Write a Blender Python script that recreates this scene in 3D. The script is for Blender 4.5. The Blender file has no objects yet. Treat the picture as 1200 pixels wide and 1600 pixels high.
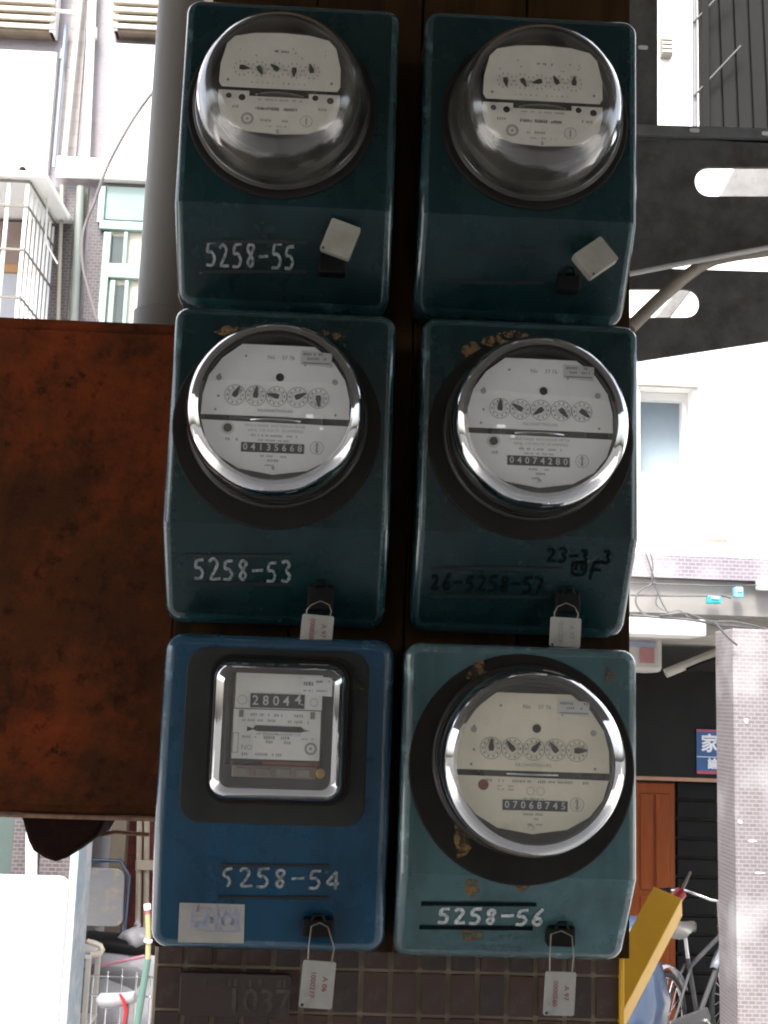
import bpy, bmesh, math, random
from mathutils import Vector, Matrix
random.seed(7)
R = math.radians
SC = bpy.context.scene
COL = SC.collection

# ------------------------------------------------------------------ camera
F = 1800.0                                   # focal length in pixels of the 1200x1600 photograph
CAM = Vector((0.0, -1.13, 2.10))
YAW, PITCH, ROLL = R(2.0), R(9.0), R(1.95)
fw = Vector((math.sin(YAW)*math.cos(PITCH), math.cos(YAW)*math.cos(PITCH), math.sin(PITCH)))
rt0 = Vector((math.cos(YAW), -math.sin(YAW), 0.0))
up0 = rt0.cross(fw)
rt = rt0*math.cos(ROLL) + up0*math.sin(ROLL)
up = up0*math.cos(ROLL) - rt0*math.sin(ROLL)
cd = bpy.data.cameras.new('camera')
cam = bpy.data.objects.new('camera', cd); COL.objects.link(cam)
m3 = Matrix((rt, up, -fw)).transposed()
cam.matrix_world = Matrix.Translation(CAM) @ m3.to_4x4()
cd.sensor_fit = 'VERTICAL'; cd.sensor_height = 36.0; cd.lens = 36.0*F/1600.0
cd.clip_start = 0.02; cd.clip_end = 600
SC.camera = cam

# ------------------------------------------------------------------ sky and sun
SUN_EL, SUN_AZ = R(58), R(200)               # azimuth clockwise from +y
w = bpy.data.worlds.new('World'); SC.world = w; w.use_nodes = True
nt = w.node_tree; nt.nodes.clear()
sky = nt.nodes.new('ShaderNodeTexSky'); sky.sky_type = 'NISHITA'; sky.sun_disc = False
sky.sun_elevation = SUN_EL; sky.sun_rotation = SUN_AZ
sky.air_density = 1.0; sky.dust_density = 5.0; sky.ozone_density = 1.0
bg = nt.nodes.new('ShaderNodeBackground'); bg.inputs[1].default_value = 0.12
hs = nt.nodes.new('ShaderNodeHueSaturation'); hs.inputs['Saturation'].default_value = 0.45
wo = nt.nodes.new('ShaderNodeOutputWorld')
nt.links.new(sky.outputs[0], hs.inputs['Color']); nt.links.new(hs.outputs[0], bg.inputs[0]); nt.links.new(bg.outputs[0], wo.inputs[0])
sd = bpy.data.lights.new('sun', 'SUN'); sd.energy = 1.4; sd.angle = R(14); sd.color = (1.0, 0.96, 0.9)
so = bpy.data.objects.new('sun', sd); COL.objects.link(so)
sdir = Vector((math.sin(SUN_AZ)*math.cos(SUN_EL), math.cos(SUN_AZ)*math.cos(SUN_EL), math.sin(SUN_EL)))
so.rotation_euler = sdir.to_track_quat('Z', 'Y').to_euler(); so.location = (0, -5, 12)
vs = SC.view_settings
vs.view_transform = 'Standard'; vs.look = 'None'; vs.gamma = 1.0; vs.use_curve_mapping = False
vs.exposure = 2.4
SC.render.engine = 'CYCLES'
SC.cycles.max_bounces = 12; SC.cycles.diffuse_bounces = 6; SC.cycles.transparent_max_bounces = 16
SC.cycles.glossy_bounces = 6; SC.cycles.use_denoising = True; SC.cycles.filter_width = 2.0

# ------------------------------------------------------------------ helpers
def P(px, py, Y):
    """a point on the plane y = Y seen at a pixel of the photograph"""
    d = fw + rt*((px-600)/F) - up*((py-800)/F)
    t = (Y - CAM.y)/d.y
    return CAM + d*t

def nodes(name):
    m = bpy.data.materials.new(name); m.use_nodes = True
    n = m.node_tree; b = n.nodes['Principled BSDF']
    return m, n, b

def pm(name, c1, c2=None, scale=8.0, rough=0.6, metal=0.0, bump=0.0, c3=None, s3=3.0, t3=(0.55, 0.7), spec=0.5, stretch=(1,1,1), coat=0.0, detail=6.0, rvar=0.0):
    """painted / weathered surface: two colours mixed by noise, a third one in patches"""
    m, n, b = nodes(name)
    L = n.links.new
    tc = n.nodes.new('ShaderNodeTexCoord'); mp = n.nodes.new('ShaderNodeMapping'); mp.inputs['Scale'].default_value = stretch
    L(tc.outputs['Object'], mp.inputs['Vector'])
    c1 = (*c1, 1); c2 = (*(c2 or [min(1, v*0.8) for v in c1[:3]]), 1)
    nz = n.nodes.new('ShaderNodeTexNoise'); nz.inputs['Scale'].default_value = scale; nz.inputs['Detail'].default_value = detail; nz.inputs['Roughness'].default_value = 0.65
    L(mp.outputs[0], nz.inputs['Vector'])
    rp = n.nodes.new('ShaderNodeMapRange'); rp.inputs[1].default_value = 0.35; rp.inputs[2].default_value = 0.65
    L(nz.outputs['Fac'], rp.inputs[0])
    mx = n.nodes.new('ShaderNodeMix'); mx.data_type = 'RGBA'; mx.inputs[6].default_value = c1; mx.inputs[7].default_value = c2
    L(rp.outputs[0], mx.inputs[0]); out = mx.outputs[2]
    if c3:
        n3 = n.nodes.new('ShaderNodeTexNoise'); n3.inputs['Scale'].default_value = s3; n3.inputs['Detail'].default_value = 8; n3.inputs['Roughness'].default_value = 0.7
        L(mp.outputs[0], n3.inputs['Vector'])
        r3 = n.nodes.new('ShaderNodeMapRange'); r3.inputs[1].default_value = t3[0]; r3.inputs[2].default_value = t3[1]
        L(n3.outputs['Fac'], r3.inputs[0])
        m4 = n.nodes.new('ShaderNodeMix'); m4.data_type = 'RGBA'; m4.inputs[7].default_value = (*c3, 1)
        L(out, m4.inputs[6]); L(r3.outputs[0], m4.inputs[0]); out = m4.outputs[2]
    L(out, b.inputs['Base Color'])
    b.inputs['Roughness'].default_value = rough; b.inputs['Metallic'].default_value = metal
    b.inputs['Specular IOR Level'].default_value = spec; b.inputs['Coat Weight'].default_value = coat
    if rvar:
        rr = n.nodes.new('ShaderNodeMapRange'); rr.inputs[3].default_value = max(0.02, rough-rvar); rr.inputs[4].default_value = min(1, rough+rvar)
        L(nz.outputs['Fac'], rr.inputs[0]); L(rr.outputs[0], b.inputs['Roughness'])
    if bump:
        bp = n.nodes.new('ShaderNodeBump'); bp.inputs['Strength'].default_value = bump; bp.inputs['Distance'].default_value = 0.002
        L(nz.outputs['Fac'], bp.inputs['Height']); L(bp.outputs[0], b.inputs['Normal'])
    return m

def mosaic(name, c1, c2, mortar, tw, th, msize=0.12, rough=0.35, worn=None, bump=0.6):
    m, n, b = nodes(name); L = n.links.new
    tc = n.nodes.new('ShaderNodeTexCoord'); sp = n.nodes.new('ShaderNodeSeparateXYZ'); L(tc.outputs['Object'], sp.inputs[0])
    ad = n.nodes.new('ShaderNodeMath'); ad.operation = 'ADD'; L(sp.outputs[0], ad.inputs[0]); L(sp.outputs[1], ad.inputs[1])
    cb = n.nodes.new('ShaderNodeCombineXYZ'); L(ad.outputs[0], cb.inputs[0]); L(sp.outputs[2], cb.inputs[1])
    br = n.nodes.new('ShaderNodeTexBrick'); br.offset = 0.5
    br.inputs['Scale'].default_value = 1.0; br.inputs['Brick Width'].default_value = tw; br.inputs['Row Height'].default_value = th
    br.inputs['Mortar Size'].default_value = th*msize; br.inputs['Mortar Smooth'].default_value = 0.2
    br.inputs['Color1'].default_value = (*c1,1); br.inputs['Color2'].default_value = (*c2,1); br.inputs['Mortar'].default_value = (*mortar,1)
    L(cb.outputs[0], br.inputs['Vector']); out = br.outputs['Color']
    nz = n.nodes.new('ShaderNodeTexNoise'); nz.inputs['Scale'].default_value = 2.2; nz.inputs['Detail'].default_value = 8; L(tc.outputs['Object'], nz.inputs['Vector'])
    if worn:
        rp = n.nodes.new('ShaderNodeMapRange'); rp.inputs[1].default_value = 0.50; rp.inputs[2].default_value = 0.66; L(nz.outputs['Fac'], rp.inputs[0])
        mx = n.nodes.new('ShaderNodeMix'); mx.data_type = 'RGBA'; mx.inputs[7].default_value = (*worn,1); L(rp.outputs[0], mx.inputs[0]); L(out, mx.inputs[6]); out = mx.outputs[2]
    L(out, b.inputs['Base Color']); b.inputs['Roughness'].default_value = rough
    bp = n.nodes.new('ShaderNodeBump'); bp.inputs['Strength'].default_value = bump; bp.inputs['Distance'].default_value = 0.003; bp.invert = True
    L(br.outputs['Fac'], bp.inputs['Height']); L(bp.outputs[0], b.inputs['Normal'])
    return m

def thin_glass(name, tint=(1,1,1), gain=2.0, rough=0.015, base=0.045, dirt=0.0):
    m, n, b = nodes(name); L = n.links.new; n.nodes.remove(b)
    g = n.nodes.new('ShaderNodeNewGeometry')
    dt = n.nodes.new('ShaderNodeVectorMath'); dt.operation = 'DOT_PRODUCT'; L(g.outputs['Incoming'], dt.inputs[0]); L(g.outputs['Normal'], dt.inputs[1])
    ab = n.nodes.new('ShaderNodeMath'); ab.operation = 'ABSOLUTE'; L(dt.outputs['Value'], ab.inputs[0])
    om = n.nodes.new('ShaderNodeMath'); om.operation = 'SUBTRACT'; om.inputs[0].default_value = 1.0; L(ab.outputs[0], om.inputs[1])
    pw = n.nodes.new('ShaderNodeMath'); pw.operation = 'POWER'; pw.inputs[1].default_value = 3.6; L(om.outputs[0], pw.inputs[0])
    ma = n.nodes.new('ShaderNodeMath'); ma.operation = 'MULTIPLY_ADD'; ma.inputs[1].default_value = gain*(1-base)/2; ma.inputs[2].default_value = base*gain; ma.use_clamp = True
    L(pw.outputs[0], ma.inputs[0])
    tr = n.nodes.new('ShaderNodeBsdfTransparent'); tr.inputs[0].default_value = (*tint,1)
    gl = n.nodes.new('ShaderNodeBsdfGlossy'); gl.inputs['Roughness'].default_value = rough
    mx = n.nodes.new('ShaderNodeMixShader'); L(ma.outputs[0], mx.inputs[0]); L(tr.outputs[0], mx.inputs[1]); L(gl.outputs[0], mx.inputs[2])
    out = mx.outputs[0]
    if dirt:
        df = n.nodes.new('ShaderNodeBsdfDiffuse'); df.inputs[0].default_value = (0.45,0.42,0.36,1)
        nz = n.nodes.new('ShaderNodeTexNoise'); nz.inputs['Scale'].default_value = 30; nz.inputs['Detail'].default_value = 8
        tcn = n.nodes.new('ShaderNodeTexCoord'); L(tcn.outputs['Object'], nz.inputs['Vector'])
        rp = n.nodes.new('ShaderNodeMapRange'); rp.inputs[1].default_value = 0.3; rp.inputs[2].default_value = 0.8; rp.inputs[4].default_value = dirt; L(nz.outputs['Fac'], rp.inputs[0])
        m2 = n.nodes.new('ShaderNodeMixShader'); L(rp.outputs[0], m2.inputs[0]); L(out, m2.inputs[1]); L(df.outputs[0], m2.inputs[2]); out = m2.outputs[0]
    L(out, n.nodes['Material Output'].inputs[0])
    return m

def painted(name, base, dark, dust, chip, rough=0.24, spec=0.32, dust_amt=0.5):
    """enamel paint: fading, vertical drip streaks, dust film, fine chips and scratches"""
    m, n, b = nodes(name); L = n.links.new
    tc = n.nodes.new('ShaderNodeTexCoord')
    def noise(scale, stretch=(1,1,1), detail=7, rg=0.65, off=0.0):
        mp = n.nodes.new('ShaderNodeMapping'); mp.inputs['Scale'].default_value = stretch; mp.inputs['Location'].default_value = (off,off,off)
        L(tc.outputs['Object'], mp.inputs['Vector'])
        z = n.nodes.new('ShaderNodeTexNoise'); z.inputs['Scale'].default_value = scale; z.inputs['Detail'].default_value = detail; z.inputs['Roughness'].default_value = rg
        oi = n.nodes.new('ShaderNodeObjectInfo'); ad = n.nodes.new('ShaderNodeVectorMath'); ad.operation = 'ADD'
        cbn = n.nodes.new('ShaderNodeCombineXYZ'); mu = n.nodes.new('ShaderNodeMath'); mu.operation = 'MULTIPLY'; mu.inputs[1].default_value = 37.0
        L(oi.outputs['Random'], mu.inputs[0]); L(mu.outputs[0], cbn.inputs[0]); L(mu.outputs[0], cbn.inputs[1]); L(mp.outputs[0], ad.inputs[0]); L(cbn.outputs[0], ad.inputs[1])
        L(ad.outputs[0], z.inputs['Vector']); return z.outputs['Fac']
    def rng(f, a, c, o0=0.0, o1=1.0):
        r = n.nodes.new('ShaderNodeMapRange'); r.inputs[1].default_value = a; r.inputs[2].default_value = c; r.inputs[3].default_value = o0; r.inputs[4].default_value = o1; L(f, r.inputs[0]); return r.outputs[0]
    def mix(fac, a, c):
        x = n.nodes.new('ShaderNodeMix'); x.data_type = 'RGBA'; L(fac, x.inputs[0])
        if isinstance(a, tuple): x.inputs[6].default_value = (*a,1)
        else: L(a, x.inputs[6])
        x.inputs[7].default_value = (*c,1); return x.outputs[2]
    col = mix(rng(noise(9), 0.35, 0.7), base, dark)
    streak = rng(noise(26, (1.0,1.0,0.07), 5, 0.6, 3.1), 0.48, 0.74, 0.0, 0.9); col = mix(streak, col, tuple(v*0.45 for v in dark))
    du = rng(noise(5.5, (1,1,0.7), 9, 0.7, 7.7), 0.42, 0.75, 0.0, dust_amt); col = mix(du, col, dust)
    scr = rng(noise(70, (1,1,0.12), 4, 0.5, 1.3), 0.70, 0.76, 0.0, 0.6); col = mix(scr, col, dust)
    ch = rng(noise(120, (1,1,1), 3, 0.5, 5.0), 0.715, 0.735); col = mix(ch, col, chip)
    L(col, b.inputs['Base Color']); b.inputs['Specular IOR Level'].default_value = spec
    L(rng(noise(18, off=2.0), 0.3, 0.7, rough-0.06, rough+0.12), b.inputs['Roughness'])
    bp = n.nodes.new('ShaderNodeBump'); bp.inputs['Strength'].default_value = 0.15; bp.inputs['Distance'].default_value = 0.001
    L(noise(45), bp.inputs['Height']); L(bp.outputs[0], b.inputs['Normal'])
    return m

def rusted(name):
    m, n, b = nodes(name); L = n.links.new; tc = n.nodes.new('ShaderNodeTexCoord')
    def noise(scale, detail=8, rg=0.7, st=(1,1,1), off=0):
        mp = n.nodes.new('ShaderNodeMapping'); mp.inputs['Scale'].default_value = st; mp.inputs['Location'].default_value = (off,off*0.7,off*1.3); L(tc.outputs['Object'], mp.inputs['Vector'])
        z = n.nodes.new('ShaderNodeTexNoise'); z.inputs['Scale'].default_value = scale; z.inputs['Detail'].default_value = detail; z.inputs['Roughness'].default_value = rg; L(mp.outputs[0], z.inputs['Vector']); return z.outputs['Fac']
    def mix(f, lo, hi, a, c, amt=1.0):
        r = n.nodes.new('ShaderNodeMapRange'); r.inputs[1].default_value = lo; r.inputs[2].default_value = hi; r.inputs[4].default_value = amt; L(f, r.inputs[0])
        x = n.nodes.new('ShaderNodeMix'); x.data_type = 'RGBA'; L(r.outputs[0], x.inputs[0])
        if isinstance(a, tuple): x.inputs[6].default_value = (*a,1)
        else: L(a, x.inputs[6])
        x.inputs[7].default_value = (*c,1); return x.outputs[2]
    fine = noise(55, 6)
    c = mix(noise(14, 9), 0.36, 0.64, (0.086,0.027,0.0085), (0.038,0.0145,0.0062))
    c = mix(noise(4.2, 8, 0.72, (1,1,1), 4.3), 0.44, 0.62, c, (0.24,0.045,0.0125), 0.75)
    c = mix(noise(6.5, 9, 0.75, (1,1,0.8), 9.1), 0.54, 0.68, c, (0.022,0.010,0.0065), 0.75)
    c = mix(fine, 0.55, 0.72, c, (0.018,0.008,0.004), 0.9)
    L(c, b.inputs['Base Color']); b.inputs['Roughness'].default_value = 0.9; b.inputs['Specular IOR Level'].default_value = 0.12
    bp = n.nodes.new('ShaderNodeBump'); bp.inputs['Strength'].default_value = 0.7; bp.inputs['Distance'].default_value = 0.002; L(fine, bp.inputs['Height']); L(bp.outputs[0], b.inputs['Normal'])
    return m

def residue(name, c1, c2):
    """torn brittle tape: ragged, see-through where it has flaked away"""
    m = pm(name, c1, c2, 60, 0.75, c3=(0.05,0.04,0.022), s3=40, t3=(0.5,0.7)); n = m.node_tree; L = n.links.new; b = n.nodes['Principled BSDF']
    tc = n.nodes.new('ShaderNodeTexCoord'); z = n.nodes.new('ShaderNodeTexNoise'); z.inputs['Scale'].default_value = 85; z.inputs['Detail'].default_value = 8; z.inputs['Roughness'].default_value = 0.75; L(tc.outputs['Object'], z.inputs['Vector'])
    r = n.nodes.new('ShaderNodeMapRange'); r.inputs[1].default_value = 0.44; r.inputs[2].default_value = 0.52; L(z.outputs['Fac'], r.inputs[0]); L(r.outputs[0], b.inputs['Alpha'])
    return m

class MB:
    def __init__(s): s.v = []; s.f = []
    def add(s, vs, fs):
        o = len(s.v); s.v += [tuple(v) for v in vs]; s.f += [tuple(i+o for i in f) for f in fs]; return s
    def box(s, x0, x1, y0, y1, z0, z1):
        return s.add([(x0,y0,z0),(x1,y0,z0),(x1,y1,z0),(x0,y1,z0),(x0,y0,z1),(x1,y0,z1),(x1,y1,z1),(x0,y1,z1)],
                     [(3,2,1,0),(4,5,6,7),(0,1,5,4),(1,2,6,5),(2,3,7,6),(3,0,4,7)])
    def prism(s, pts, y0, y1):
        """polygon of (x, z) extruded from y0 (near) to y1 (far)"""
        n = len(pts)
        area = sum(pts[i][0]*pts[(i+1)%n][1]-pts[(i+1)%n][0]*pts[i][1] for i in range(n))
        if area < 0: pts = pts[::-1]
        vs_ = [(x,y0,z) for x,z in pts]+[(x,y1,z) for x,z in pts]
        return s.add(vs_, [tuple(range(n)), tuple(range(2*n-1,n-1,-1))]+[(i,i+n,(i+1)%n+n,(i+1)%n) for i in range(n)])
    def hole_plate(s, outer, inner, y0, y1):
        """plate between two loops of the same length"""
        n = len(outer)
        vs_ = [(x,y0,z) for x,z in outer]+[(x,y0,z) for x,z in inner]+[(x,y1,z) for x,z in outer]+[(x,y1,z) for x,z in inner]
        fs = []
        for i in range(n):
            j = (i+1)%n
            fs += [(i,j,j+n,i+n),(i+2*n,i+3*n,j+3*n,j+2*n),(i,i+2*n,j+2*n,j),(i+n,j+n,j+3*n,i+3*n)]
        return s.add(vs_, fs)
    def lathe(s, prof, c=(0,0,0), seg=64, axis='y', cap0=False, cap1=False):
        """profile (r, h): h runs toward the viewer (-y) for axis y"""
        vs_ = []
        for r, h in prof:
            for k in range(seg):
                a = 2*math.pi*k/seg
                if axis == 'y': vs_.append((c[0]+r*math.cos(a), c[1]-h, c[2]+r*math.sin(a)))
                elif axis == 'z': vs_.append((c[0]+r*math.cos(a), c[1]+r*math.sin(a), c[2]+h))
                else: vs_.append((c[0]+h, c[1]+r*math.cos(a), c[2]+r*math.sin(a)))
        fs = []
        for i in range(len(prof)-1):
            for k in range(seg):
                a, b2 = i*seg+k, i*seg+(k+1)%seg
                fs.append((a, b2, b2+seg, a+seg))
        if cap0: fs.append(tuple(range(seg))[::-1])
        if cap1: fs.append(tuple((len(prof)-1)*seg+k for k in range(seg)))
        return s.add(vs_, fs)
    def tube(s, pts, r, seg=8, caps=True):
        pts = [Vector(p) for p in pts]; rad = r if isinstance(r,(list,tuple)) else [r]*len(pts)
        vs_ = []; n = len(pts)
        prev = None
        for i, p in enumerate(pts):
            t = (pts[min(i+1,n-1)]-pts[max(i-1,0)]).normalized()
            a = prev if prev is not None else (Vector((0,0,1)) if abs(t.z) < 0.9 else Vector((1,0,0)))
            u = (a - t*a.dot(t)); u = u.normalized() if u.length > 1e-6 else t.orthogonal().normalized(); prev = u
            v = t.cross(u)
            for k in range(seg):
                q = 2*math.pi*k/seg
                vs_.append(p + (u*math.cos(q)+v*math.sin(q))*rad[i])
        fs = [(i*seg+k, i*seg+(k+1)%seg, (i+1)*seg+(k+1)%seg, (i+1)*seg+k) for i in range(n-1) for k in range(seg)]
        if caps: fs += [tuple(range(seg))[::-1], tuple((n-1)*seg+k for k in range(seg))]
        return s.add(vs_, fs)
    def stroke(s, pts, wd, fy, th=0.0004):
        """flat brush stroke along (x, z) points, lying on the surface y = fy(x, z)"""
        vs_ = []; n = len(pts)
        for i, (x, z) in enumerate(pts):
            a = pts[max(i-1,0)]; b2 = pts[min(i+1,n-1)]
            dx, dz = b2[0]-a[0], b2[1]-a[1]; l = math.hypot(dx,dz) or 1
            ww = wd*(0.62+0.2*random.random())
            nx, nz = -dz/l*ww, dx/l*ww
            for (qx,qz) in ((x+nx,z+nz),(x-nx,z-nz)):
                vs_.append((qx, fy(qx,qz)-th, qz))
        return s.add(vs_, [(2*i,2*i+1,2*i+3,2*i+2) for i in range(n-1)])
    def build(s, name, mat, parent=None, smooth=None, bevel=0.0, seg=2, fixn=True):
        me = bpy.data.meshes.new(name); me.from_pydata(s.v, [], s.f); me.update()
        if fixn:
            bm = bmesh.new(); bm.from_mesh(me); bmesh.ops.recalc_face_normals(bm, faces=bm.faces); bm.to_mesh(me); bm.free()
        if smooth is not None:
            me.polygons.foreach_set('use_smooth', [True]*len(me.polygons)); me.set_sharp_from_angle(angle=R(smooth))
        return link(name, me, mat, parent, bevel, seg)

def link(name, me, mat, parent=None, bevel=0.0, seg=2):
    if mat is not None and not me.materials: me.materials.append(mat)
    o = bpy.data.objects.new(name, me); COL.objects.link(o)
    if parent is not None: o.parent = parent
    if bevel:
        b = o.modifiers.new('bevel', 'BEVEL'); b.width = bevel; b.segments = seg; b.limit_method = 'ANGLE'; b.angle_limit = R(40)
    return o

def thing(name, label, cat, loc=(0,0,0), group=None, rot=None):
    o = bpy.data.objects.new(name, None); COL.objects.link(o); o.location = loc; o.empty_display_size = 0.05
    if rot: o.rotation_euler = rot
    return tag(o, label, cat, group)

def tag(o, label, cat, group=None):
    o['label'] = label; o['category'] = cat
    if group: o['group'] = group
    return o

def struct(o):
    o['kind'] = 'structure'; return o

def text_mesh(s, size, align='CENTER', sx=1.0, bold=0.0):
    c = bpy.data.curves.new('t', 'FONT'); c.body = s; c.size = size; c.align_x = align; c.align_y = 'CENTER'; c.resolution_u = 2; c.offset = bold
    o = bpy.data.objects.new('t', c); COL.objects.link(o)
    dg = bpy.context.evaluated_depsgraph_get(); me = bpy.data.meshes.new_from_object(o.evaluated_get(dg))
    bpy.data.objects.remove(o); bpy.data.curves.remove(c)
    for v in me.vertices: v.co.x *= sx
    return me

def put_text(mb, s, size, x, y, z, rot=0.0, sx=1.0, bold=0.0, fy=None):
    me = text_mesh(s, size, sx=sx, bold=bold); ca, sa = math.cos(rot), math.sin(rot)
    vs_ = []
    for v in me.vertices:
        qx, qz = x+v.co.x*ca-v.co.y*sa, z+v.co.x*sa+v.co.y*ca
        vs_.append((qx, (fy(qx,qz) if fy else y), qz))
    mb.add(vs_, [tuple(p.vertices) for p in me.polygons]); bpy.data.meshes.remove(me)

def print_line(mb, x0, x1, z, h, y, dens=0.8):
    """row of small print too blurred to read: letter-sized marks"""
    x = x0; left = random.randint(3,7)
    while x < x1:
        wd = h*random.uniform(0.30, 0.55)
        if random.random() < max(dens, 0.85):
            t0, t1 = z-h*random.uniform(0.30,0.46), z+h*random.uniform(0.30,0.46)
            mb.add([(x,y,t0),(x+wd,y,t0),(x+wd,y,t1),(x,y,t1)], [(0,1,2,3)])
        x += wd+h*0.20; left -= 1
        if left == 0: x += h*random.uniform(0.5, 1.6 if dens > 0.75 else 3.0); left = random.randint(2,7)

def rring(w_, h_, r, n=6, cx=0, cz=0):
    pts = []
    for (sx, sz, a0) in ((1,1,0),(-1,1,90),(-1,-1,180),(1,-1,270)):
        for k in range(n+1):
            a = R(a0+90*k/n); pts.append((cx+sx*(w_/2-r)+r*math.cos(a), cz+sz*(h_/2-r)+r*math.sin(a)))
    return pts

# ------------------------------------------------------------------ materials
M = {}
M['teal'] = painted('teal_paint', (0.0058,0.0265,0.0300), (0.0038,0.0185,0.0210), (0.021,0.028,0.027), (0.07,0.065,0.05))
M['teal_pale'] = painted('pale_teal_paint', (0.056,0.130,0.144), (0.040,0.098,0.110), (0.062,0.078,0.075), (0.10,0.075,0.045), 0.28)
M['blue'] = painted('blue_plastic', (0.0065,0.054,0.108), (0.0052,0.044,0.088), (0.016,0.030,0.040), (0.05,0.07,0.09), 0.26, dust_amt=0.35)
for nm_, c_ in (('teal',(0.016,0.050,0.056)),('teal_pale',(0.085,0.150,0.160)),('blue',(0.016,0.070,0.120))):
    M[nm_+'_edge'] = pm(nm_+'_edge_highlight', c_, tuple(v*0.7 for v in c_), 40, 0.22, coat=1.0, spec=0.5, c3=tuple(min(1,v*2.2+0.03) for v in c_), s3=30, t3=(0.56,0.72))  # paler coated paint for box edges: their bright highlight put into the colour
M['gasket'] = pm('gasket_rubber', (0.012,0.0115,0.0105), (0.018,0.016,0.014), 25, 0.75, bump=0.2, c3=(0.024,0.018,0.011), s3=14, t3=(0.58,0.75), spec=0.15)
M['gasket_grey'] = pm('grey_gasket', (0.036,0.037,0.035), (0.024,0.0245,0.024), 20, 0.7, bump=0.15, spec=0.15)
M['plate'] = pm('face_plate_paint', (0.84,0.84,0.83), (0.79,0.79,0.78), 40, 0.45)
M['plate_cream'] = pm('cream_plate_paint', (0.80,0.74,0.58), (0.74,0.68,0.53), 40, 0.5, c3=(0.62,0.54,0.40), s3=30, t3=(0.6,0.8))
M['plate_warm'] = pm('warm_plate_paint', (0.80,0.79,0.74), (0.74,0.73,0.68), 40, 0.5)
M['ink'] = pm('black_ink', (0.025,0.025,0.027), rough=0.6)
M['ink_soft'] = pm('grey_ink', (0.25,0.25,0.25), rough=0.6)
M['ink_faint'] = pm('faint_ink', (0.36,0.36,0.35), rough=0.6)
M['digit'] = pm('digit_white', (0.62,0.62,0.60), rough=0.5)
M['alu'] = pm('aluminium', (0.62,0.62,0.63), (0.5,0.5,0.51), 30, 0.28, metal=1.0, rvar=0.1)
M['base_metal'] = pm('meter_base_metal', (0.05,0.046,0.042), (0.03,0.028,0.025), 25, 0.45, metal=0.5, rvar=0.15)
M['glass'] = thin_glass('cover_glass', (0.96,0.97,0.97), gain=2.6, rough=0.012, dirt=0.05)
M['glass_old'] = thin_glass('old_cover_glass', (0.88,0.87,0.84), gain=1.8, rough=0.10, dirt=0.16)
M['glass_rim'] = thin_glass('thick_rim_glass', (0.80,0.81,0.82), gain=13.0, rough=0.05, base=0.05)
M['glass_old_rim'] = thin_glass('old_rim_glass', (0.80,0.79,0.77), gain=3.6, rough=0.13, dirt=0.18)
M['pane'] = thin_glass('window_glass', (0.75,0.85,0.88), gain=2.5, rough=0.02)
M['chalk'] = pm('chalk', (0.36,0.37,0.365), (0.10,0.13,0.135), 260, 0.9, detail=4, spec=0.1)
M['chalk_bright'] = pm('fresh_chalk', (0.62,0.63,0.62), (0.26,0.30,0.31), 260, 0.9, detail=4, spec=0.1)
M['marker'] = pm('marker_ink', (0.0022,0.0028,0.0032), (0.006,0.012,0.013), 300, 0.8, spec=0.05)
M['card'] = pm('tag_card', (0.38,0.37,0.33), (0.31,0.30,0.27), 30, 0.6, c3=(0.20,0.175,0.14), s3=45, t3=(0.56,0.75))
M['seal'] = pm('seal_plastic', (0.33,0.32,0.27), (0.25,0.24,0.20), 40, 0.6, c3=(0.25,0.23,0.2), s3=60, t3=(0.55,0.8))
M['redink'] = pm('red_ink', (0.22,0.045,0.060), (0.28,0.12,0.12), 300, 0.7)
M['wire'] = pm('seal_wire', (0.35,0.30,0.24), (0.22,0.2,0.17), 50, 0.45, metal=0.8)
M['latch'] = pm('latch_black', (0.005,0.005,0.0055), (0.010,0.009,0.008), 30, 0.6, spec=0.15)
M['sticker'] = pm('sticker_paper', (0.36,0.345,0.31), (0.30,0.285,0.26), 30, 0.6, c3=(0.22,0.2,0.17), s3=35, t3=(0.56,0.75))
M['tape'] = residue('old_tape', (0.20,0.115,0.030), (0.13,0.08,0.028))
M['rust'] = rusted('rust_plate')
M['rust_dark'] = pm('rust_dark', (0.020,0.008,0.005), (0.011,0.005,0.004), 40, 0.9, bump=0.6, spec=0.1)
M['rust_edge'] = pm('rust_edge', (0.30,0.17,0.11), (0.16,0.08,0.05), 60, 0.7)
M['wood'] = pm('old_board', (0.050,0.025,0.008), (0.026,0.013,0.005), 7, 0.85, bump=0.3, stretch=(6,6,0.7), c3=(0.006,0.004,0.003), spec=0.1, s3=2.0, t3=(0.5,0.7))
M['pillar'] = pm('pillar_core', (0.30,0.24,0.17), (0.18,0.145,0.105), 18, 0.85, bump=0.4)
M['plaque_relief'] = pm('plaque_relief', (0.075,0.060,0.046), (0.032,0.026,0.021), 60, 0.75)
M['tile_a'] = pm('brown_tile', (0.060,0.026,0.017), (0.040,0.019,0.014), 20, 0.5, bump=0.2, c3=(0.10,0.085,0.07), s3=20, t3=(0.55,0.75))
M['tile_b'] = pm('dark_tile', (0.040,0.022,0.018), (0.025,0.016,0.014), 20, 0.55, bump=0.2, c3=(0.09,0.075,0.06), s3=18, t3=(0.55,0.75))
M['pipe_grey'] = pm('grey_pvc', (0.27,0.26,0.25), (0.22,0.215,0.21), 9, 0.5, stretch=(1,1,0.3))
M['galv'] = pm('galvanised_steel', (0.135,0.132,0.126), (0.085,0.082,0.078), 34, 0.7, metal=0.1, bump=0.15, c3=(0.050,0.034,0.022), s3=14, t3=(0.5,0.7), rvar=0.15)
M['galv_light'] = pm('galvanised_lip', (0.24,0.245,0.25), (0.17,0.17,0.175), 30, 0.5, metal=0.3)
M['rod_dark'] = pm('dark_rod', (0.06,0.058,0.055), rough=0.7)
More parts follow.
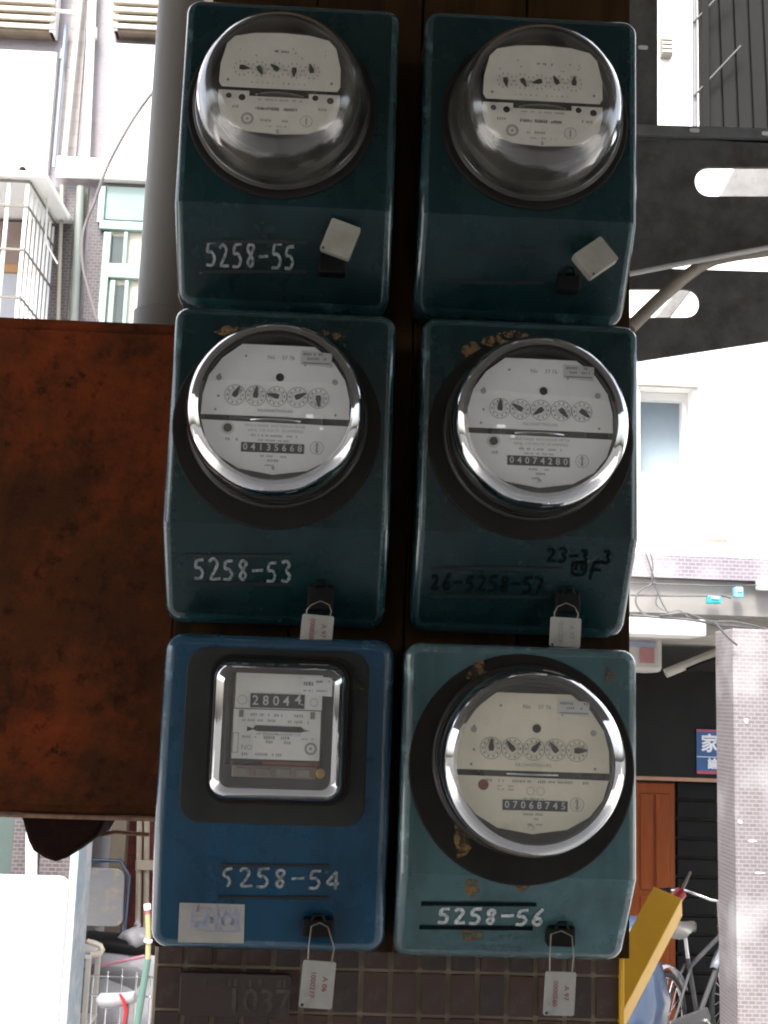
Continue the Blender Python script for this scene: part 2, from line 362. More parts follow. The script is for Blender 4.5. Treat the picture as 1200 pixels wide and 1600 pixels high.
M['rod'] = pm('weathered_rod', (0.36,0.32,0.26), (0.24,0.21,0.17), 30, 0.6)
M['cable_white'] = pm('white_cable', (0.62,0.60,0.58), rough=0.5)
M['cable_grey'] = pm('grey_cable', (0.10,0.10,0.105), (0.07,0.07,0.07), 10, 0.6)
M['cable_pink'] = pm('pink_grey_cable', (0.12,0.10,0.10), (0.09,0.075,0.08), 10, 0.6)
M['yellow'] = pm('yellow_pvc', (0.85,0.48,0.022), (0.76,0.41,0.018), 12, 0.45)
M['red'] = pm('red_plastic', (0.50,0.015,0.02), rough=0.4)
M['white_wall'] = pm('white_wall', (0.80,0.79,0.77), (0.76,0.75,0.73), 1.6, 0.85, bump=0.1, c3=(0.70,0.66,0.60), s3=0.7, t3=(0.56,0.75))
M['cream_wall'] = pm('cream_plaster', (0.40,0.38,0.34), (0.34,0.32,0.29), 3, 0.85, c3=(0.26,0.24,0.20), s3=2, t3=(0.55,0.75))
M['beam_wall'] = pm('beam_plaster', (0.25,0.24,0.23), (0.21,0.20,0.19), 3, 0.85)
M['white_paint'] = pm('white_paint', (0.80,0.80,0.79), (0.74,0.74,0.73), 6, 0.5)
M['mauve'] = mosaic('mauve_tile', (0.215,0.198,0.215), (0.198,0.182,0.200), (0.225,0.208,0.222), 0.06, 0.03, 0.06)
M['mosaic_grey'] = mosaic('grey_mosaic', (0.085,0.068,0.072), (0.055,0.045,0.05), (0.13,0.12,0.12), 0.034, 0.018, 0.14)
M['mosaic_pink'] = mosaic('pink_mosaic', (0.205,0.178,0.184), (0.160,0.135,0.142), (0.265,0.25,0.255), 0.036, 0.019, 0.15, worn=(0.38,0.37,0.375))
M['mosaic_band'] = mosaic('band_mosaic', (0.20,0.175,0.205), (0.16,0.14,0.175), (0.28,0.26,0.275), 0.04, 0.02, 0.14, worn=(0.36,0.33,0.33))
M['beige_tile'] = mosaic('beige_tile', (0.25,0.225,0.215), (0.23,0.205,0.195), (0.20,0.185,0.175), 0.08, 0.08, 0.05)
M['olive_tile'] = mosaic('olive_tile', (0.12,0.11,0.065), (0.10,0.092,0.055), (0.075,0.07,0.05), 0.06, 0.06, 0.06)
M['brick_red'] = mosaic('red_brick_wall', (0.13,0.018,0.014), (0.09,0.013,0.011), (0.06,0.016,0.014), 0.21, 0.07, 0.1, rough=0.7)
M['mint'] = pm('mint_frame', (0.26,0.37,0.33), (0.23,0.33,0.30), 8, 0.5)
M['mint_glass'] = pm('frosted_mint_glass', (0.20,0.28,0.25), (0.17,0.24,0.22), 5, 0.25)
M['pipe_white'] = pm('white_pvc', (0.78,0.79,0.77), (0.70,0.72,0.68), 2, 0.4)
M['pipe_green'] = pm('grey_green_pvc', (0.19,0.215,0.195), (0.15,0.17,0.155), 3, 0.45)
M['pipe_blue'] = pm('pale_blue_pvc', (0.22,0.27,0.36), (0.19,0.24,0.33), 3, 0.45)
M['pipe_beige'] = pm('beige_pvc', (0.34,0.30,0.23), (0.29,0.255,0.195), 4, 0.45)
M['slat'] = pm('louvre_slat', (0.58,0.53,0.45), (0.46,0.40,0.32), 10, 0.6, stretch=(1,1,6))
M['slat_dark'] = pm('louvre_backing', (0.16,0.12,0.085), (0.10,0.08,0.06), 10, 0.7)
M['dark_glass'] = pm('dark_glass', (0.06,0.07,0.07), (0.04,0.05,0.05), 3, 0.12)
M['blue_glass'] = pm('blue_grey_glass', (0.24,0.29,0.33), (0.20,0.25,0.29), 3, 0.15)
M['curtain'] = pm('pale_curtain', (0.55,0.53,0.44), (0.48,0.46,0.38), 12, 0.8)
M['room_grey'] = pm('grey_blind', (0.40,0.41,0.44), (0.34,0.35,0.38), 3, 0.7)
M['room_brown'] = pm('brown_panel', (0.30,0.22,0.19), (0.24,0.18,0.155), 6, 0.7)
M['orange_wood'] = pm('orange_wood', (0.42,0.22,0.08), (0.34,0.17,0.06), 9, 0.5, stretch=(1,1,6))
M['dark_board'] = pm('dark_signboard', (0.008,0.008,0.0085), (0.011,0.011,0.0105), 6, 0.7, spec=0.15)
M['sign_blue'] = pm('sign_blue', (0.012,0.065,0.20), rough=0.5)
M['sign_red'] = pm('sign_red', (0.30,0.05,0.08), rough=0.5)
M['sign_white'] = pm('sign_white', (0.62,0.66,0.70), rough=0.5)
M['door'] = pm('door_wood', (0.17,0.042,0.010), (0.125,0.029,0.008), 5, 0.55, spec=0.15, stretch=(6,6,0.8), bump=0.1)
M['door_trim'] = pm('door_trim', (0.30,0.17,0.10), (0.24,0.13,0.08), 8, 0.6)
M['black'] = pm('black_metal', (0.004,0.004,0.0045), (0.006,0.006,0.006), 10, 0.6, spec=0.12)
M['rubber'] = pm('tyre_rubber', (0.025,0.025,0.026), rough=0.8)
M['chrome'] = pm('chrome', (0.65,0.66,0.68), rough=0.18, metal=1.0)
M['scoot_blue'] = pm('scooter_paint', (0.035,0.06,0.11), (0.03,0.052,0.095), 4, 0.25, coat=0.6)
M['scoot_white'] = pm('scooter_white', (0.30,0.33,0.38), rough=0.25, coat=0.6)
M['scoot_grey'] = pm('grey_plastic', (0.075,0.075,0.08), rough=0.5)
M['sheet'] = pm('grey_cover_sheet', (0.24,0.235,0.25), (0.18,0.175,0.19), 8, 0.5, bump=0.3)
M['teal_pole'] = pm('teal_pole', (0.085,0.155,0.13), (0.07,0.13,0.11), 12, 0.5)
M['pole_yellow'] = pm('pale_yellow', (0.34,0.29,0.14), rough=0.5)
M['pink'] = pm('pink_plastic', (0.36,0.16,0.20), rough=0.5)
M['cream'] = pm('cream_plastic', (0.45,0.40,0.32), rough=0.4)
M['chair_white'] = pm('chair_plastic', (0.24,0.24,0.255), (0.19,0.19,0.205), 6, 0.5, c3=(0.32,0.28,0.22), s3=6, t3=(0.50,0.6))
M['pale_blue'] = pm('pale_blue_paint', (0.22,0.30,0.34), (0.28,0.31,0.34), 5, 0.6, c3=(0.40,0.40,0.41), s3=4, t3=(0.46,0.56))
M['green_dark'] = pm('dark_green_paint', (0.055,0.08,0.075), (0.045,0.066,0.062), 5, 0.6)
M['inner_grey'] = pm('inner_grey_wall', (0.42,0.42,0.46), (0.37,0.37,0.41), 3, 0.7)
M['beige_post'] = pm('beige_post', (0.19,0.155,0.11), (0.145,0.12,0.088), 9, 0.8, bump=0.3)
M['teal_clip'] = pm('teal_clip', (0.03,0.45,0.50), rough=0.4)
M['sky_clip'] = pm('light_blue_clip', (0.20,0.55,0.72), rough=0.4)
M['asphalt'] = pm('asphalt', (0.085,0.083,0.08), (0.065,0.064,0.062), 40, 0.9, bump=0.4)
M['alley'] = pm('alley_concrete', (0.33,0.325,0.315), (0.26,0.255,0.25), 5, 0.85, bump=0.3)
M['paving'] = pm('paving', (0.50,0.49,0.47), (0.42,0.41,0.395), 12, 0.8)
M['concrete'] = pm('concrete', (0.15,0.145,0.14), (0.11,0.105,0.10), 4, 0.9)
M['arcade'] = pm('arcade_plaster', (0.52,0.50,0.47), (0.45,0.43,0.405), 3, 0.9)
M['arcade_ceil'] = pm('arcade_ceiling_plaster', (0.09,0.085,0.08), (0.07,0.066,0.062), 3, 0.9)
M['corrug'] = pm('dark_corrugated', (0.0085,0.0083,0.008), (0.0055,0.0053,0.005), 6, 0.7, spec=0.15, stretch=(1,1,0.4))
M['asbestos'] = pm('grey_roof_sheet', (0.20,0.195,0.19), (0.15,0.145,0.14), 12, 0.85, c3=(0.09,0.085,0.08), s3=20, t3=(0.55,0.7))
M['ac_white'] = pm('ac_white', (0.50,0.48,0.46), (0.44,0.42,0.41), 5, 0.5)
M['print_pink'] = pm('pink_print', (0.42,0.20,0.21), rough=0.6)
M['print_blue'] = pm('blue_print', (0.30,0.33,0.45), rough=0.6)
M['saddle_grey'] = pm('saddle_vinyl', (0.075,0.073,0.07), rough=0.5)
M['post_grey'] = pm('post_grey', (0.16,0.16,0.17), rough=0.6)
M['vent'] = pm('vent_grey', (0.17,0.16,0.135), (0.14,0.13,0.11), 20, 0.7)

# ------------------------------------------------------------------ ground, street, arcade shell
def sheet(name, mat, x0, x1, y0, y1, z):
    return struct(MB().add([(x0,y0,z),(x1,y0,z),(x1,y1,z),(x0,y1,z)], [(0,1,2,3)]).build(name, mat))
sheet('ground', M['asphalt'], -120, 120, -120, 120, -0.004)
sheet('road', M['alley'], -30, 30, 0.6, 4.2, 0.0)
struct(MB().box(-14, 14, -3.8, 0.6, -0.05, 0.12).build('pavement', M['paving'], bevel=0.01))
struct(MB().box(-14, 14, 4.2, 9.0, -0.05, 0.10).build('far_pavement', M['paving'], bevel=0.01))
AX = 3.6; AZ = 3.55
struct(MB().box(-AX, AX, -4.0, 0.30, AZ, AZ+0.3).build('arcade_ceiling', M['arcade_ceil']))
wl = MB()                                                     # back wall of the arcade; two small openings added for glints on the glass
H1 = (0.15,0.25,3.02,3.11); H2 = (0.31,0.38,2.88,2.95)
for (x0,x1,z0,z1) in ((-AX,AX,0.12,H2[2]),(-AX,H2[0],H2[2],H2[3]),(H2[1],AX,H2[2],H2[3]),(-AX,AX,H2[3],H1[2]),(-AX,H1[0],H1[2],H1[3]),(H1[1],AX,H1[2],H1[3]),(-AX,AX,H1[3],AZ)):
    wl.box(x0, x1, -3.8, -3.6, z0, z1)
struct(wl.build('arcade_back_wall', M['arcade']))

# ------------------------------------------------------------------ the pillar the meters hang on
PXL, PXR = P(236,1540,0).x, P(972,1540,0).x
pil = thing('brick_pillar', 'brown tiled pillar carrying the six electricity meters', 'pillar', ((PXL+PXR)/2, 0.16, 0.12))
pil_w = PXR-PXL
MB().box(-pil_w/2, pil_w/2, -0.16+0.0085, 0.17, 0, AZ-0.12).build('core', M['pillar'], pil, bevel=0.004)
ztile = P(600,1488,0).z
tw, th_, gap = 0.0225, 0.036, 0.0035
tmesh = {}
for mi, nm in enumerate(('tile_a','tile_b')):
    b = MB().box(-tw/2, tw/2, -0.007, 0.004, -th_/2, th_/2)
    me = bpy.data.meshes.new('tile'); me.from_pydata(b.v, [], b.f); me.materials.append(M[nm]); tmesh[nm] = me
zr = ztile - P(0,0,0).z*0 - th_/2
nc = int(pil_w/(tw+gap))
for rw in range(4):
    for c in range(nc):
        o = bpy.data.objects.new('tile', tmesh['tile_a' if random.random() < 0.55 else 'tile_b']); COL.objects.link(o); o.parent = pil
        x = -pil_w/2 + gap/2 + (c+0.5)*(pil_w/nc)
        o.location = (x, -0.16+0.012+random.uniform(-0.001,0.001), zr-0.12-rw*(th_+gap)+0.02)
        o.rotation_euler = (random.uniform(-0.02,0.02), random.uniform(-0.01,0.01), random.uniform(-0.02,0.02))
# cast plaque with raised number
pl0, pl1 = P(283,1518,-0.006), P(452,1590,-0.006)
plq = thing('number_plaque', 'dark cast plaque with a worn raised number under the blue meter', 'plaque', ((pl0.x+pl1.x)/2, -0.003, pl1.z))
pw_, ph_ = pl1.x-pl0.x, pl0.z-pl1.z
MB().prism(rring(pw_, ph_, 0.004, cz=ph_/2), -0.006, 0.001).build('plate', M['tile_b'], plq, bevel=0.001)
t = MB(); put_text(t, '1037', 0.030, 0.022, -0.0068, ph_*0.36, bold=0.0004); print_line(t, -0.030, 0.045, ph_*0.80, 0.008, -0.0068)
t.build('raised_lettering', M['plaque_relief'], plq)
# mounting board
bz0, bz1 = P(600,1484,-0.0).z, 2.98
bx0, bx1 = P(272,1000,0).x, P(981,1000,0).x
brd = thing('mounting_board', 'old brown wooden board behind the six meters', 'board', ((bx0+bx1)/2, -0.004, bz0))
nb = 4; bwid = (bx1-bx0)/nb
for i in range(nb):
    MB().box(-(bx1-bx0)/2+i*bwid+0.001, -(bx1-bx0)/2+(i+1)*bwid-0.001, -0.008+random.uniform(-0.002,0.001), 0.016, 0, bz1-bz0).build('plank', M['wood'], brd, bevel=0.0015)

# ------------------------------------------------------------------ electricity meters
DIG = {'5':[[(.9,1),(.25,.97),(.15,.55),(.55,.62),(.85,.35),(.6,.03),(.05,.06)]], '2':[[(.08,.8),(.4,1),(.78,.78),(.5,.38),(.08,.02),(.95,.08)]],
 '8':[[(.82,.85),(.48,1),(.18,.78),(.45,.52),(.78,.28),(.5,0),(.18,.2),(.5,.5),(.82,.85)]], '3':[[(.1,.9),(.5,1),(.75,.78),(.38,.55),(.8,.3),(.5,0),(.08,.1)]],
 '6':[[(.75,1),(.3,.6),(.12,.2),(.45,0),(.8,.2),(.55,.48),(.15,.3)]], '4':[[(.55,1),(.12,.35),(.95,.42)],[(.72,.9),(.68,0)]], '-':[[(.05,.5),(.95,.55)]],
 '7':[[(.05,.95),(.9,1),(.4,0)]], '1':[[(.5,1),(.5,0)]], '.':[[(.4,.02),(.5,.12)]], 'F':[[(.85,1),(.2,.95),(.12,-.1)],[(.18,.5),(.75,.52)]],
 'q':[[(.05,.85),(.1,.1),(.95,.12),(1,.88),(.05,.85)],[(.35,.85),(.3,.4)],[(.65,.85),(.68,.45),(.85,.4)]], 'a':[[(.80,1),(.12,.42),(.2,.28),(.98,.36)],[(.80,1),(.74,.02)]],
 'S':[[(.75,.98),(.3,.9),(.12,.6),(.5,.5),(.62,.25),(.4,.02)]]}
def write(mb, s, x0, z0, cw, ch, adv, wd, fy, jit=0.025, slant=0.0):
    for i, c in enumerate(s):
        dz = random.uniform(-jit,jit)*ch; sc = random.uniform(0.92,1.08)
        for st in DIG.get(c, []):
            pts = []
            for (a, b2) in zip(st[:-1], st[1:]):
                for k in range(4): pts.append((a[0]+(b2[0]-a[0])*k/4, a[1]+(b2[1]-a[1])*k/4))
            pts.append(st[-1])
            for _ in range(2):
                q = [pts[0]]+[((pts[k-1][0]+2*pts[k][0]+pts[k+1][0])/4, (pts[k-1][1]+2*pts[k][1]+pts[k+1][1])/4) for k in range(1,len(pts)-1)]+[pts[-1]]; pts = q
            mb.stroke([(x0+i*adv+(p[0]+p[1]*slant)*cw*sc, z0+dz+p[1]*ch*sc) for p in pts], wd, fy)

def enclosure(wd, ht, zc, D0, D1, rc=0.018, rb=0.010):
    def D(z): return D0 if z >= zc else D1+(D0-D1)*max(z,0)/zc
    def outline(s_):
        w2, h2, r = wd/2-s_, ht-2*s_, max(rc-s_, 0.002); pts = []
        def arc(cx, cz, a0):
            for k in range(7):
                a = R(a0+90*k/6); pts.append((cx+r*math.cos(a), cz+r*math.sin(a)))
        pts.append((w2, zc)); arc(w2-r, s_+h2-r, 0); arc(-w2+r, s_+h2-r, 90); pts.append((-w2, zc)); arc(-w2+r, s_+r, 180); arc(w2-r, s_+r, 270)
        return pts
    mb = MB(); loops = []
    for s_, yy in [(0.0,'b')]+[(rb*(1-math.cos(R(a))), rb*math.sin(R(a))) for a in (0,22.5,45,67.5,90)]:
        pts = outline(s_); loops.append([(x, 0.0 if yy == 'b' else -(D(z)-rb+yy), z) for x,z in pts])
    n = len(loops[0]); vs_ = [v for l in loops for v in l]; fs = []
    for i in range(len(loops)-1):
        for k in range(n):
            a, b2 = i*n+k, i*n+(k+1)%n; fs.append((a,b2,b2+n,a+n))
    o = (len(loops)-1)*n; c2 = 15
    fs.append(tuple(o+k for k in range(0,c2+1))); fs.append(tuple(o+k for k in list(range(c2,n))+[0]))
    mb.add(vs_, fs)
    return mb, D

def circle(r, n=24, cx=0, cz=0): return [(cx+r*math.cos(2*math.pi*k/n), cz+r*math.sin(2*math.pi*k/n)) for k in range(n)]
def disc(mb, x, y, z, r, n=20): mb.prism(circle(r,n,x,z), y, y+0.0012)
def annulus(mb, x, y, z, r0, r1, n=28): mb.hole_plate(circle(r1,n,x,z), circle(r0,n,x,z), y, y+0.0005)

UP_A = [(-.0590,.0015),(-.0585,.018),(-.0545,.034),(-.0445,.049),(-.029,.0615),(.029,.0615),(.0445,.049),(.0545,.034),(.0585,.018),(.0590,.0015)]
LO_A = [(-.0585,-.003),(.0585,-.004),(.054,-.019),(.044,-.032),(.027,-.042),(0,-.0462),(-.027,-.042),(-.044,-.032),(-.054,-.019)]
UP_A = [(x*1.09,z*1.07) for x,z in UP_A]; LO_A = [(x*1.09,z*1.07) for x,z in LO_A]
UP_B = [(-.050,.001),(-.0525,.005),(-.052,.02),(-.0475,.037),(-.041,.0435),(-.024,.047),(0,.048),(.024,.047),(.041,.0435),(.0475,.037),(.052,.02),(.0525,.005),(.050,.001)]
LO_B = [(-.0525,-.002),(-.026,-.002),(-.026,-.0065),(.0255,-.0065),(.0255,-.002),(.0525,-.002),(.0525,-.012),(.0495,-.024),(.041,-.033),(.026,-.0385),(0,-.040),(-.026,-.0385),(-.041,-.033),(-.0495,-.024),(-.0525,-.012)]

UP_B = [(x*1.05,z*1.17) for x,z in UP_B]; LO_B = [(x*1.05,z*1.06) for x,z in LO_B]
def pointer(x, y, z, ang, ln=0.0078, bw=0.0024):
    a = R(ang); ca, sa = math.cos(a), math.sin(a)
    q = [(-0.0022,-bw*.8),(-0.0022,bw*.8),(0.001,bw),(ln,0.0006),(ln,-0.0006),(0.001,-bw)]
    return MB().prism([(x+u*ca-v*sa, z+u*sa+v*ca) for u,v in q], y, y+0.0006)

def meter(name, label, spec):
    D0, D1 = spec.get('D', (0.105, 0.044)); k = spec
    xl = P(k['xl'], (k['top']+k['crease'])/2, -D0).x; xr = P(k['xr'], (k['top']+k['crease'])/2, -D0).x
    cxp = (k['xl']+k['xr'])/2
    zt = P(cxp, k['top'], -D0+0.012).z; zc = P(cxp, k['crease'], -D0).z; zb = P(cxp, k['bot'], -D1).z
    cx = (xl+xr)/2; wd = xr-xl; ht = zt-zb
    root = thing(name, label, 'electricity meter', (cx, -0.013, zb), 'electricity meters on the pillar', rot=(0, R(k.get('rot',0)), 0))
    DD0, DD1 = D0-0.013, D1-0.013
    mb, D = enclosure(wd, ht, zc-zb, DD0, DD1, rc=k.get('rc',0.014), rb=k.get('rb',0.008))
    enc = mb.build('enclosure', M[k['paint']], root, smooth=24)
    enc.data.materials.append(M[k['paint']+'_edge'])
    for pf_ in list(enc.data.polygons)[:-2]: pf_.material_index = 1
    fy = lambda x, z: -D(z)-0.0006
    def L(px, py, Y=None):
        """photo pixel -> local (x, z) on the enclosure front"""
        z = ht/2; p = None
        for _ in range(4):
            p = P(px, py, -0.013-D(z)); z = p.z-zb
        return p.x-cx, p.z-zb
    gx, gz = L(*k['ring'])
    yf = -DD0
    # ---- gasket
    if k['type'] != 'C':
        gr = k.get('gr', 0.0945)
        gs = MB().lathe([(0.0,-0.02),(gr,-0.02),(gr,0.0025),(gr-0.0015,0.004),(0.082,0.0045),(0.0,0.0045)], (gx,yf,gz), 72).build('gasket', M['gasket'], root, smooth=35)
        gl = k.get('glass','glass')
        if 'dome' in k: gx, gz = L(*k['dome'])
        if k['type'] == 'A':
            prof = [(0.0775,0.0045),(0.0775,0.009),(0.0765,0.011),(0.0762,0.028),(0.0758,0.042),(0.0745,0.050),(0.0718,0.0560),(0.0675,0.0600),(0.0635,0.0618),(0.052,0.0630),(0.03,0.0645),(0.012,0.0652),(0.0008,0.0653)]
            hp, zs = 0.0475, -0.009
        else:
            prof = [(0.0815,0.0045),(0.0815,0.010),(0.0800,0.012),(0.0785,0.026),(0.0755,0.040),(0.0705,0.051),(0.0640,0.0590),(0.057,0.0640),(0.050,0.0665),(0.035,0.0690),(0.015,0.0700),(0.0008,0.0702)]
            hp, zs = 0.047, -0.0055
        if k['type'] == 'A': prof = [(r*1.035,h) for r,h in prof]
        # smooth the profile
        pr = [prof[0]]
        for a, b2 in zip(prof[:-1], prof[1:]): pr += [((a[0]+b2[0])/2,(a[1]+b2[1])/2), b2]
        cut = next(i for i,q in enumerate(pr) if q[1] > (0.044 if k['type']=='A' else 0.030)); cut2 = next(i for i,q in enumerate(pr) if q[0] < (0.0665 if k['type']=='A' else 0.0615))
        gc = MB().lathe(pr[cut2:], (gx,yf,gz), 96, cap1=True).build('glass_cover', M[gl], root, smooth=60)
        MB().lathe(pr[:cut+1], (gx,yf,gz), 96).build('glass_wall', M[gl], gc, smooth=60)
        MB().lathe(pr[cut:cut2+1], (gx,yf,gz), 96).build('glass_shoulder', M[gl+'_rim'], gc, smooth=60)
        # silvery rim that clamps the glass, base and works behind the face
        MB().lathe([(0.0815 if k['type']=='B' else 0.0818,0.004),(0.0838 if k['type']=='B' else 0.0820,0.0075),(0.0820 if k['type']=='B' else 0.0808,0.0095),(0.0800 if k['type']=='B' else 0.0795,0.0102)], (gx,yf,gz), 80).build('rim_ring', M['base_metal'], root, smooth=50)
        MB().lathe([(0.0,0.006),(0.074,0.006),(0.0745,0.014),(0.068,0.020),(0.0,0.020)], (gx,yf,gz), 64).build('meter_base', M['base_metal'], root, smooth=35)
        MB().lathe([(0.070,0.020),(0.0705,0.034),(0.0690,0.044),(0.0670,0.0452),(0.0650,0.044),(0.063,0.036)], (gx,yf,gz), 80).build('inner_ring', M['base_metal'], root, smooth=50)
        MB().box(gx-0.042, gx+0.042, yf-hp+0.003, yf-0.019, gz-0.038, gz+0.040).build('movement', M['base_metal'], root, bevel=0.003)
        yp = yf-hp; zsp = gz+zs; pm_ = M[k.get('plate','plate')]
        UPp, LOp = (UP_A, LO_A) if k['type']=='A' else (UP_B, LO_B)
        fp = MB().prism([(gx+x, zsp+z) for x,z in UPp], yp, yp+0.0012).build('face_plate', pm_, root, bevel=0.0003)
        np_ = MB().prism([(gx+x, zsp+z) for x,z in LOp], yp+0.0006, yp+0.0018).build('name_plate', pm_, root)
        MB().lathe([(0.0,-0.0006),(0.046,-0.0006),(0.046,0.0006),(0.0,0.0006)], (gx, yp+0.0435, zsp-0.0012 if k['type']=='A' else zsp-0.004), 64, axis='z').build('rotor_disc', M['alu'], root, smooth=30)
        ys = yp-0.0003
        pf = MB(); pn = MB()
        if k['type'] == 'A':
            dx = [-.0357,-.0178,.0003,.0184,.0366]; dzz = 0.0196
            for x in dx:
                d = MB(); annulus(d, gx+x, ys, zsp+dzz, 0.0087, 0.0092); annulus(d, gx+x, ys, zsp+dzz, 0.0050, 0.00525)
                for j in range(10):
                    a = R(36*j); c0, s0 = math.cos(a), math.sin(a); q = 0.0068
                    d.box(gx+x+q*c0-0.0006, gx+x+q*c0+0.0006, ys, ys+0.0003, zsp+dzz+q*s0-0.0008, zsp+dzz+q*s0+0.0008)
                d.build('dial', M['ink_soft'], fp)
            h = MB(); disc(h, gx+.0025, ys-0.0004, zsp+.0368, 0.0036); h.build('adjusting_screw', M['base_metal'], fp)
            put_text(pf, 'KILOWATTHOURS', 0.0036, gx, ys, zsp+0.0065)
            put_text(pf, 'No', 0.0050, gx-0.006, ys, zsp+0.0545); put_text(pf, '37 76', 0.0050, gx+0.009, ys, zsp+0.0545)
            for (x, z) in ((-.050,.037),(.050,.033),(-.050,.018),(-.052,.006),(.052,.005),(.024,.049),(-.028,.055)):
                disc(pf, gx+x, ys, zsp+z, 0.0011, 10)
            for sx_ in (-1,1):
                s2 = MB(); disc(s2, gx+sx_*0.0505, ys-0.0003, zsp+0.0345, 0.0026, 14); s2.build('rivet', M['ink_faint'], fp)
            stk = MB(); px_, pz_ = gx+0.0335, zsp+0.0545
            stk.prism([(px_-0.0135,pz_+0.0075),(px_+0.0135,pz_+0.0055),(px_+0.0132,pz_-0.0070),(px_-0.0137,pz_-0.0050)], ys-0.0008, ys-0.0002)
            st = stk.build('inspection_sticker', M['digit'], fp)
            print_line(pf, px_-0.0115, px_+0.0115, pz_+0.0040, 0.0030, ys-0.0011); print_line(pf, px_-0.008, px_+0.009, pz_, 0.0026, ys-0.0011, 0.5)
            pf.box(px_-0.0120, px_+0.0120, ys-0.0011, ys-0.0009, pz_-0.0046, pz_-0.0034)
            # name plate print
            yn = yp+0.0003
            if k.get('np','1') == '1':
                put_text(pn, 'SINGLE PHASE  WATTHOUR METER', .0033, gx, yn, zsp-.0068); put_text(pn, '60Hz  110 VOLTS  10 AMPERES', .0036, gx+.001, yn, zsp-.0110)
                print_line(pn, gx-.020, gx+.019, zsp-.0155, .0024, yn); print_line(pn, gx-.014, gx+.012, zsp-.0196, .0019, yn, 0.95)
                print_line(pn, gx-.042, gx-.032, zsp-.0197, .0034, yn, 0.95)
                sc_ = MB(); annulus(sc_, gx-.0405, yn-0.0004, zsp-.0098, 0.0036, 0.0058); sc_.build('screw_rim', M['digit'], np_)
                s3 = MB(); disc(s3, gx-.0405, yn-0.0006, zsp-.0098, 0.0038); s3.build('seal_screw', M['base_metal'], np_)
                cxn = gx-.0010; czn = zsp-.0262
            else:
                print_line(pn, gx-.042, gx+.046, zsp-.0068, .0028, yn, 0.55); print_line(pn, gx-.030, gx-.014, zsp-.0112, .0018, yn); print_line(pn, gx-.030, gx-.016, zsp-.0138, .0018, yn)
                annulus(pn, gx-.0020, yn, zsp-.0145, 0.0030, 0.0034); annulus(pn, gx+.0065, yn, zsp-.0145, 0.0030, 0.0034)
                print_line(pn, gx-.008, gx+.009, zsp-.0208, .0018, yn)
                s3 = MB(); disc(s3, gx-.0415, yn-0.0006, zsp-.0105, 0.0044); s3.build('red_seal_screw', M['red_dull'], np_)
                cxn = gx+.0020; czn = zsp-.0262
            cnt = MB().box(cxn-.0272, cxn+.0272, yn-0.0006, yn, czn-.0042, czn+.0042).build('counter_window', M['ink'], np_)
            dg = MB(); s = k['count']
            for j, ch in enumerate(s): put_text(dg, ch, 0.0082, cxn-.0235+j*.00672, yn-0.0009, czn, bold=0.0001)
            dg.build('counter_digits', M['digit'], np_)
            print_line(pn, cxn-.010, cxn+.012, zsp-.0335, .0024, yn, 0.6); print_line(pn, cxn-.004, cxn+.006, zsp-.0372, .0026, yn); print_line(pn, cxn-.006, cxn+.006, zsp-.0415, .0020, yn, 0.7)
            annulus(pn, gx+.0372, yn, zsp-.0245, 0.0054, 0.0059); annulus(pn, gx+.0372, yn, zsp-.0245, 0.0030, 0.0033)
            pn.box(gx+.0362, gx+.0382, yn, yn+0.0003, zsp-.0290, zsp-.0200)
        else:
            dx = [-.0350,-.0193,-.0035,.0125,.0283]; dzz = 0.0195
            for x in dx:
                d = MB()
                for j in range(10):
                    a = R(36*j); c0, s0 = math.cos(a), math.sin(a); q = 0.0070
                    d.box(gx+x+q*c0-0.0005, gx+x+q*c0+0.0006, ys, ys+0.0003, zsp+dzz+q*s0-0.0008, zsp+dzz+q*s0+0.0008)
                d.build('dial', M['ink_faint'], fp)
            for j in range(11):
                if j != 5: disc(pf, gx-.0255+j*.0048, ys, zsp+.0062, random.uniform(.0004,.0008), 8)
            for (x,z) in ((-.047,.0075),(.047,.0085)): disc(pf, gx+x, ys, zsp+z, .0013, 10)
            for _ in range(9): disc(pf, gx+random.uniform(-.042,.042), ys, zsp+random.uniform(.030,.042), random.uniform(.0004,.0008), 7)
            print_line(pf, gx-.006, gx+.008, zsp+.0375, .003, ys, 0.6)
            yn = yp+0.0003
            print_line(pn, gx-.020, gx+.020, zsp-.0100, .0020, yn); print_line(pn, gx-.021, gx+.017, zsp-.0185, .0034, yn, 0.97); print_line(pn, gx-.021, gx+.017, zsp-.0192, .0030, yn, 0.9)
            print_line(pn, gx-.042, gx-.034, zsp-.0180, .0034, yn, 0.95); print_line(pn, gx+.036, gx+.046, zsp-.0170, .0034, yn, 0.95)
            print_line(pn, gx-.016, gx+.010, zsp-.0300, .0032, yn, 0.7); print_line(pn, gx-.012, gx+.012, zsp-.0355, .0018, yn, 0.5)
            annulus(pn, gx-.0278, yn, zsp-.0290, .0036, .0058); disc(pn, gx-.0278, yn, zsp-.0290, .0014, 10)
            annulus(pn, gx+.0255, yn, zsp-.0290, .0052, .0056); pn.box(gx+.0249, gx+.0261, yn, yn+.0003, zsp-.0325, zsp-.0255)
            for (x,z,r) in ((-.0455,-.0080,.0030),(-.0335,-.0092,.0036),(.0328,-.0065,.0032),(.0465,-.0085,.0036)):
                s3 = MB(); disc(s3, gx+x, yn-0.0006, zsp+z, r); s3.build('adjusting_screw', M['base_metal'], np_)
                s3 = MB(); annulus(s3, gx+x, yn-0.0009, zsp+z, r*0.9, r*1.15); s3.build('screw_rim', M['plate'], np_)
        for x, a in zip(dx, k['ptr']):
            pointer(gx+x, ys-0.0016, zsp+dzz, a, 0.0082 if k['type']=='A' else 0.0068).build('dial_pointer', M['ink'], fp)
        pf.build('face_print', M['ink_soft'], fp)['kind'] = 'stuff'; pn.build('name_print', M['ink_faint'], np_)['kind'] = 'stuff'
